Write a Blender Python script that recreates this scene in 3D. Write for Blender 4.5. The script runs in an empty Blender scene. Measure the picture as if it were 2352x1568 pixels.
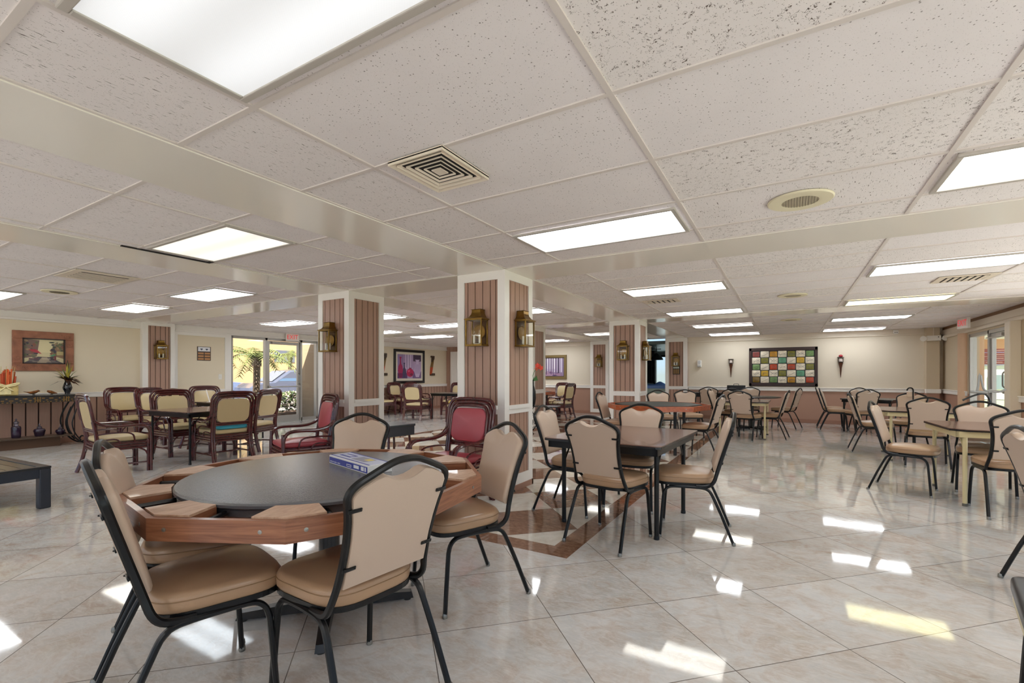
EXPO, SKYK, SUNK = 1.72, 1.3, 5.0
import bpy, bmesh, math, random
from mathutils import Vector, Matrix
random.seed(7)
PI = math.pi
S = bpy.context.scene
COL = S.collection
CEIL = 2.31
WL, WR, WB, WF = -11.3, 3.05, 14.2, -5.0        # left, right, back and front wall planes

# ------------------------------------------------------------------ materials
def lin(c):
    c = c / 255.0
    return c / 12.92 if c <= 0.04045 else ((c + 0.055) / 1.055) ** 2.4
def rgb(r, g, b): return (lin(r), lin(g), lin(b), 1.0)
def mat(name, col, rough=0.5, metal=0.0, spec=0.5, bump=0.0, bscale=60.0, var=0.0, vscale=6.0, stretch=(1, 1, 1), coat=0.0):
    m = bpy.data.materials.new(name); m.use_nodes = True
    nt = m.node_tree; b = nt.nodes['Principled BSDF']
    b.inputs['Roughness'].default_value = rough; b.inputs['Metallic'].default_value = metal
    b.inputs['Specular IOR Level'].default_value = spec; b.inputs['Coat Weight'].default_value = coat
    b.inputs['Base Color'].default_value = col
    tc = nt.nodes.new('ShaderNodeTexCoord'); mp = nt.nodes.new('ShaderNodeMapping')
    nt.links.new(tc.outputs['Object'], mp.inputs['Vector']); mp.inputs['Scale'].default_value = stretch
    n = nt.nodes.new('ShaderNodeTexNoise'); n.inputs['Scale'].default_value = vscale; n.inputs['Detail'].default_value = 5
    nt.links.new(mp.outputs['Vector'], n.inputs['Vector'])
    if var > 0:
        r = nt.nodes.new('ShaderNodeValToRGB')
        r.color_ramp.elements[0].position = 0.3; r.color_ramp.elements[1].position = 0.7
        r.color_ramp.elements[0].color = tuple(c * (1 - var) for c in col[:3]) + (1,)
        r.color_ramp.elements[1].color = tuple(min(1, c * (1 + var)) for c in col[:3]) + (1,)
        nt.links.new(n.outputs['Fac'], r.inputs['Fac']); nt.links.new(r.outputs['Color'], b.inputs['Base Color'])
    if bump > 0:
        n2 = nt.nodes.new('ShaderNodeTexNoise'); n2.inputs['Scale'].default_value = bscale; n2.inputs['Detail'].default_value = 3
        nt.links.new(mp.outputs['Vector'], n2.inputs['Vector'])
        bp = nt.nodes.new('ShaderNodeBump'); bp.inputs['Strength'].default_value = bump; bp.inputs['Distance'].default_value = 0.004
        nt.links.new(n2.outputs['Fac'], bp.inputs['Height']); nt.links.new(bp.outputs['Normal'], b.inputs['Normal'])
    return m
def emis(name, col, strength, base=(0.8, 0.8, 0.8, 1)):
    m = bpy.data.materials.new(name); m.use_nodes = True
    b = m.node_tree.nodes['Principled BSDF']
    b.inputs['Base Color'].default_value = base; b.inputs['Roughness'].default_value = 0.4
    b.inputs['Emission Color'].default_value = col; b.inputs['Emission Strength'].default_value = strength
    return m
def glassmat(name, tint=(1, 1, 1, 1), gloss=0.06):
    m = bpy.data.materials.new(name); m.use_nodes = True
    nt = m.node_tree; nt.nodes.clear()
    o = nt.nodes.new('ShaderNodeOutputMaterial'); mx = nt.nodes.new('ShaderNodeMixShader')
    t = nt.nodes.new('ShaderNodeBsdfTransparent'); t.inputs['Color'].default_value = tint
    g = nt.nodes.new('ShaderNodeBsdfGlossy'); g.inputs['Roughness'].default_value = 0.02
    fr = nt.nodes.new('ShaderNodeLayerWeight'); fr.inputs['Blend'].default_value = 0.5
    pw = nt.nodes.new('ShaderNodeMath'); pw.operation = 'POWER'; pw.inputs[1].default_value = 5.0; nt.links.new(fr.outputs['Facing'], pw.inputs[0])
    ad = nt.nodes.new('ShaderNodeMath'); ad.operation = 'MULTIPLY_ADD'; ad.use_clamp = True; ad.inputs[1].default_value = 0.7; ad.inputs[2].default_value = gloss * 0.6
    nt.links.new(pw.outputs[0], ad.inputs[0]); nt.links.new(ad.outputs[0], mx.inputs[0])
    nt.links.new(t.outputs[0], mx.inputs[1]); nt.links.new(g.outputs[0], mx.inputs[2]); nt.links.new(mx.outputs[0], o.inputs[0])
    return m
class NT:                                        # a few shorthands for node trees
    def __init__(s, name):
        s.m = bpy.data.materials.new(name); s.m.use_nodes = True
        s.t = s.m.node_tree; s.b = s.t.nodes['Principled BSDF']
    def link(s, a, b): s.t.links.new(a, b)
    def math(s, op, a, b=None, c=None, clamp=False):
        n = s.t.nodes.new('ShaderNodeMath'); n.operation = op; n.use_clamp = clamp
        for i, v in enumerate((a, b, c)):
            if v is None: continue
            if hasattr(v, 'links'): s.link(v, n.inputs[i])
            else: n.inputs[i].default_value = v
        return n.outputs[0]
    def mix(s, f, a, b):
        n = s.t.nodes.new('ShaderNodeMix'); n.data_type = 'RGBA'
        for sock, v in ((n.inputs[0], f), (n.inputs[6], a), (n.inputs[7], b)):
            if hasattr(v, 'links'): s.link(v, sock)
            else: sock.default_value = v
        return n.outputs[2]
    def pos(s):
        g = s.t.nodes.new('ShaderNodeNewGeometry'); return g.outputs['Position']
    def sep(s, v):
        n = s.t.nodes.new('ShaderNodeSeparateXYZ'); s.link(v, n.inputs[0]); return n.outputs
    def comb(s, x, y, z):
        n = s.t.nodes.new('ShaderNodeCombineXYZ')
        for i, v in enumerate((x, y, z)):
            if hasattr(v, 'links'): s.link(v, n.inputs[i])
            else: n.inputs[i].default_value = v
        return n.outputs[0]
    def noise(s, vec, scale, detail=4, rough=0.5, dist=0.0):
        n = s.t.nodes.new('ShaderNodeTexNoise'); s.link(vec, n.inputs['Vector'])
        n.inputs['Scale'].default_value = scale; n.inputs['Detail'].default_value = detail
        n.inputs['Roughness'].default_value = rough; n.inputs['Distortion'].default_value = dist
        return n.outputs['Fac'], n.outputs['Color']
    def vor(s, vec, scale, feature='F1', rnd=1.0):
        n = s.t.nodes.new('ShaderNodeTexVoronoi'); n.feature = feature; s.link(vec, n.inputs['Vector'])
        n.inputs['Scale'].default_value = scale; n.inputs['Randomness'].default_value = rnd
        return n.outputs['Distance'], n.outputs['Color']
    def ramp(s, f, stops):
        n = s.t.nodes.new('ShaderNodeValToRGB'); s.link(f, n.inputs[0])
        e = n.color_ramp.elements
        while len(e) < len(stops): e.new(0.5)
        for i, (p, c) in enumerate(stops): e[i].position = p; e[i].color = c
        return n.outputs[0]
    def vmul(s, v, k):
        n = s.t.nodes.new('ShaderNodeVectorMath'); n.operation = 'MULTIPLY'; s.link(v, n.inputs[0]); n.inputs[1].default_value = k
        return n.outputs[0]
    def wn(s, vec):
        n = s.t.nodes.new('ShaderNodeTexWhiteNoise'); s.link(vec, n.inputs['Vector']); return n.outputs['Value'], n.outputs['Color']

def tile_mat(name, base, pit, kind, ang=0.0):
    k = NT(name); P = k.pos(); x, y, z = k.sep(P)
    ca, sa = math.cos(ang), math.sin(ang)
    u = k.math('ADD', k.math('MULTIPLY', x, ca), k.math('MULTIPLY', y, sa))
    v = k.math('SUBTRACT', k.math('MULTIPLY', y, ca), k.math('MULTIPLY', x, sa))
    den = k.noise(P, 14.0, 2)[0]
    if kind == 'dash':                            # long pinched fissures with pin holes between
        vec = k.comb(k.math('MULTIPLY', u, 30.0), k.math('MULTIPLY', v, 210.0), 0.0)
        n1 = k.noise(vec, 1.0, 1, 0.5, 0.6)[0]
        f1 = k.math('MULTIPLY', k.math('SUBTRACT', k.math('ADD', n1, k.math('MULTIPLY', den, 0.10)), 0.728), 24.0, clamp=True)
        d2, c2 = k.vor(P, 150.0)
        f2 = k.math('LESS_THAN', d2, k.math('MULTIPLY', k.sep(c2)[1], 0.24))
        f = k.math('MAXIMUM', f1, k.math('MULTIPLY', f2, 0.55))
    elif kind == 'worm':                          # coarse curled worm holes
        n1 = k.noise(k.comb(k.math('MULTIPLY', u, 62.0), k.math('MULTIPLY', v, 40.0), 0.0), 1.0, 1, 0.5, 1.6)[0]
        iso = k.math('SUBTRACT', 1.0, k.math('MULTIPLY', k.math('ABSOLUTE', k.math('SUBTRACT', n1, 0.5)), 26.0), clamp=True)
        gate = k.math('MULTIPLY', k.math('SUBTRACT', k.noise(k.vmul(P, (1.0, 1.0, 1.0)), 47.0, 1)[0], 0.565), 16.0, clamp=True)
        f1 = k.math('MULTIPLY', k.math('MULTIPLY', iso, gate), 1.5, clamp=True)
        d2, c2 = k.vor(P, 150.0)
        f2 = k.math('LESS_THAN', d2, k.math('MULTIPLY', k.sep(c2)[1], 0.27))
        f = k.math('MAXIMUM', f1, k.math('MULTIPLY', f2, 0.6))
    else:                                         # fine pin holes
        d, c = k.vor(P, 78.0)
        f1 = k.math('LESS_THAN', d, k.math('MULTIPLY', k.sep(c)[0], 0.24))
        d2, c2 = k.vor(P, 190.0)
        f = k.math('MAXIMUM', k.math('MULTIPLY', f1, 0.75), k.math('MULTIPLY', k.math('LESS_THAN', d2, k.math('MULTIPLY', k.sep(c2)[1], 0.26)), 0.32))
    n = k.noise(P, 3.0, 3)[0]
    bc = k.ramp(n, [(0.3, tuple(a * 0.96 for a in base[:3]) + (1,)), (0.7, base)])
    k.link(k.mix(f, bc, pit), k.b.inputs['Base Color'])
    k.b.inputs['Roughness'].default_value = 0.85; k.b.inputs['Specular IOR Level'].default_value = 0.2
    bp = k.t.nodes.new('ShaderNodeBump'); bp.inputs['Strength'].default_value = 0.5; bp.inputs['Distance'].default_value = 0.003
    k.link(k.math('SUBTRACT', 1.0, f), bp.inputs['Height']); k.link(bp.outputs[0], k.b.inputs['Normal'])
    return k.m

def floor_mat():
    k = NT('marble_tile_floor'); P = k.pos(); x, y, z = k.sep(P)
    p = k.math('DIVIDE', k.math('SUBTRACT', k.math('ADD', x, y), 1.95), 0.845)
    q = k.math('DIVIDE', k.math('ADD', k.math('SUBTRACT', x, y), 2.32), 0.845)
    def edge(t, w):
        fr = k.math('FRACT', t); e = k.math('MINIMUM', fr, k.math('SUBTRACT', 1.0, fr)); return k.math('LESS_THAN', e, w)
    grout = k.math('MAXIMUM', edge(p, 0.0034), edge(q, 0.0034))
    cell = k.comb(k.math('FLOOR', p), k.math('FLOOR', q), 0.0)
    rv, rc = k.wn(cell)
    off = k.t.nodes.new('ShaderNodeVectorMath'); off.operation = 'MULTIPLY_ADD'
    k.link(rc, off.inputs[0]); off.inputs[1].default_value = (9, 9, 9); k.link(P, off.inputs[2])
    n1 = k.noise(off.outputs[0], 1.6, 7, 0.62, 0.6)[0]
    n2 = k.noise(off.outputs[0], 5.5, 6, 0.7, 1.2)[0]
    n3 = k.noise(k.vmul(off.outputs[0], (1.0, 2.6, 1.0)), 13.0, 6, 0.7, 1.5)[0]
    c1 = k.ramp(n1, [(0.34, rgb(172, 166, 158)), (0.5, rgb(198, 196, 193)), (0.68, rgb(220, 221, 221))])
    c2 = k.ramp(n2, [(0.38, rgb(184, 160, 138)), (0.56, rgb(203, 200, 196)), (0.72, rgb(192, 194, 196))])
    base = k.mix(0.5, c1, c2)
    vein = k.ramp(n3, [(0.44, (0, 0, 0, 1)), (0.62, (1, 1, 1, 1))])
    base = k.mix(k.math('MULTIPLY', k.sep(vein)[0], 0.42), base, rgb(224, 222, 218))
    base = k.mix(k.math('MULTIPLY', k.math('SUBTRACT', rv, 0.4), 0.30, clamp=True), base, rgb(176, 160, 142))
    base = k.mix(grout, base, rgb(108, 100, 92))
    # inlay: brown border around a brown and cream chequer laid on the diagonal
    X0, Y0, X1, Y1, H = -1.44, 3.04, -6.62, 12.6, 0.4225
    pp = k.math('DIVIDE', k.math('SUBTRACT', X0, x), H); qq = k.math('DIVIDE', k.math('SUBTRACT', y, Y0), H)
    u = k.math('ADD', k.math('MULTIPLY', k.math('ADD', pp, qq), 0.5), 0.5)
    v = k.math('ADD', k.math('MULTIPLY', k.math('SUBTRACT', pp, qq), 0.5), 0.5)
    par = k.math('FLOORED_MODULO', k.math('ADD', k.math('FLOOR', u), k.math('FLOOR', v)), 2.0)
    odd = k.math('GREATER_THAN', par, 0.5)
    g2 = k.math('MAXIMUM', edge(u, 0.004), edge(v, 0.004))
    nb = k.noise(k.vmul(P, (1.0, 2.2, 1.0)), 16.0, 7, 0.68, 1.0)[0]
    brown = k.ramp(nb, [(0.30, rgb(104, 72, 54)), (0.52, rgb(136, 101, 80)), (0.72, rgb(164, 132, 108))])
    cream = k.ramp(k.noise(P, 7.0, 6, 0.6, 0.8)[0], [(0.35, rgb(205, 196, 182)), (0.65, rgb(224, 219, 208))])
    inl = k.mix(g2, k.mix(odd, cream, brown), rgb(110, 96, 84))
    def inside(a, b, c, d):
        return k.math('MULTIPLY', k.math('MULTIPLY', k.math('GREATER_THAN', x, a), k.math('LESS_THAN', x, b)), k.math('MULTIPLY', k.math('GREATER_THAN', y, c), k.math('LESS_THAN', y, d)))
    inner = inside(X1, X0, Y0, Y1); outer = inside(X1 - 0.17, X0 + 0.17, Y0 - 0.17, Y1 + 0.17)
    c = k.mix(outer, base, brown); c = k.mix(inner, c, inl)
    k.link(c, k.b.inputs['Base Color'])
    k.b.inputs['Roughness'].default_value = 0.10; k.b.inputs['Specular IOR Level'].default_value = 0.75
    rr = k.math('ADD', k.math('MULTIPLY', n2, 0.07), 0.015); k.link(rr, k.b.inputs['Roughness'])
    wob = k.noise(P, 2.2, 2)[0]
    bp = k.t.nodes.new('ShaderNodeBump'); bp.inputs['Strength'].default_value = 0.10; bp.inputs['Distance'].default_value = 0.006
    k.link(wob, bp.inputs['Height']); k.link(bp.outputs[0], k.b.inputs['Normal'])
    return k.m

def wood_mat(name, dark, light, rough=0.4, scale=(3, 40, 40), rot=0.0, coords='Object', coat=0.2):
    k = NT(name)
    tc = k.t.nodes.new('ShaderNodeTexCoord'); mp = k.t.nodes.new('ShaderNodeMapping')
    k.link(tc.outputs[coords], mp.inputs[0]); mp.inputs['Scale'].default_value = scale; mp.inputs['Rotation'].default_value = (0, 0, rot)
    n = k.noise(mp.outputs[0], 1.0, 6, 0.62, 1.2)[0]
    k.link(k.ramp(n, [(0.28, dark), (0.68, light)]), k.b.inputs['Base Color'])
    k.b.inputs['Roughness'].default_value = rough; k.b.inputs['Coat Weight'].default_value = coat
    return k.m

def diffuser_mat(name, col, strength, tubes, width):
    # lit prismatic acrylic: the tubes behind show as brighter bands along the fixture's length
    k = NT(name); tc = k.t.nodes.new('ShaderNodeTexCoord'); x, y, z = k.sep(tc.outputs['Object'])
    w = k.math('COSINE', k.math('MULTIPLY', k.math('ADD', y, width / 2), 2 * PI * tubes / width))
    band = k.math('ADD', k.math('MULTIPLY', w, -0.14), 0.86)
    ex = k.math('SUBTRACT', 1.0, k.math('POWER', k.math('ABSOLUTE', k.math('DIVIDE', x, 0.60)), 6.0))
    st = k.math('MULTIPLY', k.math('MULTIPLY', band, k.math('ADD', k.math('MULTIPLY', ex, 0.18), 0.82)), strength)
    pr = k.math('ADD', k.math('MULTIPLY', k.math('MULTIPLY', k.math('SINE', k.math('MULTIPLY', x, 620.0)), k.math('SINE', k.math('MULTIPLY', y, 620.0))), 0.05), 1.0)
    st = k.math('MULTIPLY', st, pr)
    k.b.inputs['Base Color'].default_value = (0.75, 0.75, 0.75, 1); k.b.inputs['Roughness'].default_value = 0.35
    k.b.inputs['Emission Color'].default_value = col; k.link(st, k.b.inputs['Emission Strength'])
    return k.m

M = {}
LAMPK = 2.7
M['tile_dash'] = tile_mat('fissured_ceiling_tile', rgb(238, 233, 232), rgb(110, 100, 94), 'dash', PI / 2)
M['tile_worm'] = tile_mat('worm_hole_ceiling_tile', rgb(238, 233, 231), rgb(100, 86, 78), 'worm')
M['tile_fine'] = tile_mat('pin_hole_ceiling_tile', rgb(238, 233, 233), rgb(120, 112, 108), 'fine')
M['tbar'] = mat('tbar_paint', rgb(220, 212, 206), 0.45)
M['soffit'] = mat('gloss_soffit_paint', rgb(240, 236, 226), 0.14, bump=0.05, bscale=3)
M['floor'] = floor_mat()
M['cream'] = mat('cream_wall_paint', rgb(228, 215, 190), 0.6, bump=0.15, bscale=240)
M['cream2'] = mat('pale_cream_wall_paint', rgb(224, 212, 192), 0.6, bump=0.15, bscale=240)
M['beige'] = mat('beige_wall_paint', rgb(206, 190, 164), 0.6, bump=0.15, bscale=240)
M['mauve'] = mat('brown_wainscot_paint', rgb(176, 138, 119), 0.5)
M['panel'] = mat('brown_beadboard', rgb(172, 137, 119), 0.42, var=0.06, vscale=3, stretch=(30, 30, 1))
M['groove'] = mat('dark_groove', rgb(70, 44, 34), 0.8)
M['white'] = mat('white_trim_paint', rgb(240, 236, 230), 0.35)
M['offwhite'] = mat('cream_trim_paint', rgb(226, 214, 196), 0.4)
M['base'] = mat('brown_baseboard', rgb(160, 118, 98), 0.4)
M['darkbrown'] = mat('dark_brown_strip', rgb(122, 82, 46), 0.5)
M['alu'] = mat('brushed_aluminium', rgb(176, 172, 166), 0.35, metal=0.6)
M['glass'] = glassmat('clear_pane', (0.97, 0.98, 0.97, 1), 0.05)
M['lglass'] = glassmat('lantern_pane', (0.98, 0.97, 0.94, 1), 0.05)
M['tan'] = mat('tan_vinyl', rgb(196, 172, 151), 0.36, bump=0.08, bscale=180, var=0.03, vscale=4)
M['tanseat'] = mat('tan_seat_vinyl', rgb(170, 137, 107), 0.28, bump=0.08, bscale=180, var=0.04, vscale=4)
M['tanback'] = mat('tan_vinyl_back', rgb(194, 172, 154), 0.45, bump=0.08, bscale=260)
M['seam'] = mat('vinyl_seam', rgb(150, 118, 86), 0.5)
M['black'] = mat('black_powder_coat', rgb(16, 16, 17), 0.30, spec=0.35, bump=0.06, bscale=300)
M['chrome'] = mat('nickel_glide', rgb(150, 148, 142), 0.3, metal=0.9)
M['mahog'] = mat('mahogany_rattan', rgb(76, 26, 27), 0.2, spec=0.6, var=0.25, vscale=20, coat=0.4)
M['tan2'] = mat('khaki_vinyl', rgb(206, 186, 142), 0.36, bump=0.06, bscale=160)
M['red'] = mat('wine_red_vinyl', rgb(172, 72, 82), 0.34, bump=0.08, bscale=160)
M['blue'] = mat('turquoise_fabric', rgb(70, 172, 196), 0.8)
M['yellow'] = mat('yellow_fabric', rgb(216, 180, 66), 0.7)
M['wood'] = wood_mat('oiled_pine', rgb(108, 62, 40), rgb(164, 108, 76), 0.36, (3.0, 3.0, 60))
M['wedge'] = wood_mat('worn_oak_laminate', rgb(172, 132, 104), rgb(208, 174, 146), 0.42, (30, 8, 10))
M['redwood'] = wood_mat('red_pine', rgb(136, 58, 26), rgb(190, 96, 48), 0.35, (5, 20, 20))
M['blackvinyl'] = mat('black_leatherette', rgb(92, 93, 97), 0.26, spec=0.9, bump=0.25, bscale=150)
M['blackplain'] = mat('black_lacquer', rgb(24, 23, 25), 0.25, spec=0.6)
M['walnut'] = wood_mat('walnut_laminate', rgb(96, 68, 58), rgb(138, 106, 92), 0.22, (3, 24, 20))
M['ivory'] = mat('ivory_enamel', rgb(214, 200, 156), 0.35)
M['brass'] = mat('aged_brass', rgb(128, 98, 42), 0.3, metal=0.85, var=0.25, vscale=14)
M['brassdark'] = mat('dark_brass', rgb(74, 50, 22), 0.35, metal=0.7)
M['candle'] = mat('candle_sleeve', rgb(240, 236, 226), 0.5)
M['bulb'] = glassmat('bulb_glass', (1, 0.97, 0.9, 1), 0.15)
M['lamp_w'] = diffuser_mat('white_lit_diffuser', (0.90, 0.95, 1.0, 1), LAMPK, 2, 0.6)
M['lamp_c'] = diffuser_mat('cream_lit_diffuser', (1.0, 0.98, 0.90, 1), LAMPK * .7, 2, 0.6)
M['lamp_y'] = diffuser_mat('yellow_lit_diffuser', (1.0, 0.93, 0.50, 1), LAMPK * .5, 2, 0.6)
M['lamp_b'] = diffuser_mat('blue_white_lit_diffuser', (0.84, 0.93, 1.0, 1), LAMPK * .6, 2, 0.6)
M['lamp_s'] = diffuser_mat('bright_white_lit_diffuser', (0.92, 0.96, 1.0, 1), LAMPK * 1.5, 2, 0.6)
M['lamp_n'] = diffuser_mat('dim_bluish_lit_diffuser', (0.91, 0.955, 1.0, 1), .20, 2, 0.6)
M['lamp_k'] = diffuser_mat('dim_cream_lit_diffuser', (1.0, 0.97, 0.86, 1), .32, 2, 0.6)
M['lampframe'] = mat('fixture_frame_paint', rgb(186, 180, 172), 0.4)
M['hole'] = mat('dark_opening', rgb(30, 26, 24), 0.9)
M['exitred'] = emis('exit_letters', (1.0, 0.06, 0.08, 1), 0.12, rgb(220, 40, 40))
M['exitbox'] = mat('exit_housing', rgb(238, 232, 224), 0.4)
M['plastic'] = mat('white_plastic', rgb(236, 233, 226), 0.4)
M['yplastic'] = mat('yellowed_plastic', rgb(228, 220, 190), 0.5)
def cm(name, r, g, b, rough=0.5, **kw):
    if name not in M: M[name] = mat(name, rgb(r, g, b), rough, **kw)
    return M[name]
# ------------------------------------------------------------------ mesh building
def V(*a): return Vector(a)
def cr(pts, k=6, closed=False):                   # smooth curve through the points
    pts = [Vector(p) for p in pts]; n = len(pts); out = []
    rng = range(n if closed else n - 1)
    for i in rng:
        if closed: p0, p1, p2, p3 = pts[(i - 1) % n], pts[i], pts[(i + 1) % n], pts[(i + 2) % n]
        else: p0, p1, p2, p3 = pts[max(i - 1, 0)], pts[i], pts[i + 1], pts[min(i + 2, n - 1)]
        for j in range(k):
            t = j / k
            out.append(0.5 * ((2 * p1) + (p2 - p0) * t + (2 * p0 - 5 * p1 + 4 * p2 - p3) * t * t + (3 * p1 - p0 - 3 * p2 + p3) * t ** 3))
    if not closed: out.append(pts[-1])
    return out
class MB:
    def __init__(s): s.v = []; s.f = []; s.m = []; s.sm = []; s.slot = 0
    def mat(s, i): s.slot = i; return s
    def add(s, vs, fs, smooth=False, M4=None):
        o = len(s.v)
        for p in vs:
            p = Vector(p); s.v.append(M4 @ p if M4 else p)
        for f in fs: s.f.append([o + i for i in f]); s.m.append(s.slot); s.sm.append(smooth)
        return s
    def box(s, c, d, bev=0.0, rz=0.0, M4=None, rx=0.0):
        bm = bmesh.new(); bmesh.ops.create_cube(bm, size=1.0)
        for v in bm.verts: v.co = Vector((v.co.x * d[0], v.co.y * d[1], v.co.z * d[2]))
        if bev > 0: bmesh.ops.bevel(bm, geom=list(bm.edges), offset=min(bev, min(d) * 0.45), segments=2, affect='EDGES', profile=0.5)
        R = Matrix.Translation(Vector(c)) @ Matrix.Rotation(rz, 4, 'Z') @ Matrix.Rotation(rx, 4, 'X')
        if M4: R = M4 @ R
        bm.verts.index_update()
        s.add([R @ v.co for v in bm.verts], [[v.index for v in f.verts] for f in bm.faces]); bm.free()
        return s
    def box2(s, a, b, bev=0.0):
        return s.box([(a[i] + b[i]) / 2 for i in range(3)], [abs(b[i] - a[i]) for i in range(3)], bev)
    def sweep(s, path, prof, closed=False, up=None, smooth=True):
        path = [Vector(p) for p in path]; n = len(path); k = len(prof)
        T = []
        for i in range(n):
            if closed: t = path[(i + 1) % n] - path[i - 1]
            else: t = path[min(i + 1, n - 1)] - path[max(i - 1, 0)]
            T.append(t.normalized())
        N = Vector(up) if up else (Vector((0, 0, 1)) if abs(T[0].z) < 0.9 else Vector((0, 1, 0)))
        N = (N - T[0] * N.dot(T[0])).normalized()
        vs = []
        for i in range(n):
            if i: N = (N - T[i] * N.dot(T[i])); N = N.normalized() if N.length > 1e-6 else T[i].orthogonal().normalized()
            B = T[i].cross(N)
            for (a, b) in prof: vs.append(path[i] + N * a + B * b)
        fs = []
        for i in range(n if closed else n - 1):
            for j in range(k):
                a, b = i * k + j, i * k + (j + 1) % k; c, d = ((i + 1) % n) * k + (j + 1) % k, ((i + 1) % n) * k + j
                fs.append((a, b, c, d))
        s.add(vs, fs, smooth)
        if not closed:
            s.add([vs[j] for j in range(k)], [list(range(k))[::-1]]); s.add([vs[(n - 1) * k + j] for j in range(k)], [list(range(k))])
        return s
    def tube(s, path, r, n=8, closed=False):
        return s.sweep(path, [(r * math.cos(2 * PI * j / n), r * math.sin(2 * PI * j / n)) for j in range(n)], closed)
    def lathe(s, prof, c=(0, 0, 0), n=20, M4=None):
        vs = []; fs = []; k = len(prof)
        for i in range(n):
            a = 2 * PI * i / n
            for r, z in prof: vs.append((c[0] + r * math.cos(a), c[1] + r * math.sin(a), c[2] + z))
        for i in range(n):
            for j in range(k - 1):
                fs.append((i * k + j, ((i + 1) % n) * k + j, ((i + 1) % n) * k + j + 1, i * k + j + 1))
        s.add(vs, fs, True, M4)
        if prof[0][0] > 1e-4: s.add([vs[i * k] for i in range(n)], [list(range(n))[::-1]], False, M4)
        if prof[-1][0] > 1e-4: s.add([vs[i * k + k - 1] for i in range(n)], [list(range(n))], False, M4)
        return s
    def prism(s, poly, z0, z1, M4=None, smooth=False):
        n = len(poly)
        s.add([(p[0], p[1], z0) for p in poly] + [(p[0], p[1], z1) for p in poly],
              [list(range(n))[::-1], list(range(n, 2 * n))] + [(i, (i + 1) % n, n + (i + 1) % n, n + i) for i in range(n)], smooth, M4)
        return s
    def quad(s, a, b, c, d): return s.add([a, b, c, d], [(0, 1, 2, 3)])
    def cushion(s, outl, h0, h1, r, dome, M4=None, back_r=None, steps=4):
        # a stuffed pad: outline (u,v), from height h0 to h1, edge radius r, crown `dome`
        n = len(outl); c = (sum(p[0] for p in outl) / n, sum(p[1] for p in outl) / n)
        size = sum(math.hypot(p[0] - c[0], p[1] - c[1]) for p in outl) / n
        br = r if back_r is None else back_r
        rings = [(1 - 2.2 * br / size, h0)]
        for i in range(steps + 1):
            a = PI / 2 * i / steps; rings.append((1 - br * (1 - math.sin(a)) / size, h0 + br * (1 - math.cos(a))))
        for i in range(steps + 1):
            a = PI / 2 * i / steps; rings.append((1 - r * (1 - math.cos(a)) / size, h1 - r * (1 - math.sin(a))))
        e = rings[-1][0]
        for i in range(1, 6):
            t = i / 6; rings.append((e * (1 - t), h1 + dome * (1 - (1 - t) ** 2)))
        vs = []
        for k, h in rings:
            for p in outl: vs.append((c[0] + (p[0] - c[0]) * k, c[1] + (p[1] - c[1]) * k, h))
        fs = [list(range(n))[::-1]]
        for i in range(len(rings) - 1):
            for j in range(n): fs.append((i * n + j, i * n + (j + 1) % n, (i + 1) * n + (j + 1) % n, (i + 1) * n + j))
        vs.append((c[0], c[1], h1 + dome)); L = len(vs) - 1; b = (len(rings) - 1) * n
        for j in range(n): fs.append((b + j, b + (j + 1) % n, L))
        return s.add(vs, fs, True, M4)
def sq(w, h, r=0.004):                            # rounded rectangular tube section
    a, b = w / 2, h / 2
    return [(a - r, -b), (a, -b + r), (a, b - r), (a - r, b), (-a + r, b), (-a, b - r), (-a, -b + r), (-a + r, -b)]
def rrect(w, d, r, k=5, cx=0, cy=0):
    out = []
    for sx, sy, a0 in ((1, 1, 0), (-1, 1, PI / 2), (-1, -1, PI), (1, -1, 3 * PI / 2)):
        for i in range(k + 1):
            a = a0 + PI / 2 * i / k
            out.append((cx + sx * (w / 2 - r) + r * math.cos(a), cy + sy * (d / 2 - r) + r * math.sin(a)))
    return out
def obj(name, mb, mats, parent=None, loc=(0, 0, 0), rz=0.0, angle=40):
    me = bpy.data.meshes.new(name); me.from_pydata([tuple(p) for p in mb.v], [], mb.f)
    if not isinstance(mats, (list, tuple)): mats = [mats]
    for m in mats: me.materials.append(m)
    me.polygons.foreach_set('material_index', mb.m); me.polygons.foreach_set('use_smooth', mb.sm)
    me.update(); 
    if any(mb.sm): me.set_sharp_from_angle(angle=math.radians(angle))
    o = bpy.data.objects.new(name, me); COL.objects.link(o)
    o.location = loc; o.rotation_euler = (0, 0, rz)
    if parent: o.parent = parent
    return o
def tag(o, label, cat, group=None, kind=None):
    o['label'] = label; o['category'] = cat
    if group: o['group'] = group
    if kind: o['kind'] = kind
    return o
def thing(name, label, cat, loc=(0, 0, 0), rz=0.0, group=None):
    o = bpy.data.objects.new(name, None); COL.objects.link(o); o.empty_display_size = 0.1
    o.location = loc; o.rotation_euler = (0, 0, rz)
    return tag(o, label, cat, group)
def struct(name, mb, mats, parent=None, **k):
    o = obj(name, mb, mats, parent, **k)
    if not parent: o['kind'] = 'structure'
    return o
def sroot(name, loc=(0, 0, 0), rz=0.0):
    o = bpy.data.objects.new(name, None); COL.objects.link(o); o.location = loc; o.rotation_euler = (0, 0, rz); o['kind'] = 'structure'
    return o
def copy_tree(o, parent=None):
    c = o.copy(); COL.objects.link(c)
    if parent: c.parent = parent
    for ch in list(o.children): copy_tree(ch, c)
    return c
def dup(root, loc, rz, label, group=None):
    c = copy_tree(root); c.location = loc; c.rotation_euler = (0, 0, rz); c['label'] = label
    if group: c['group'] = group
    return c
def R(d): return math.radians(d)
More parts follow.
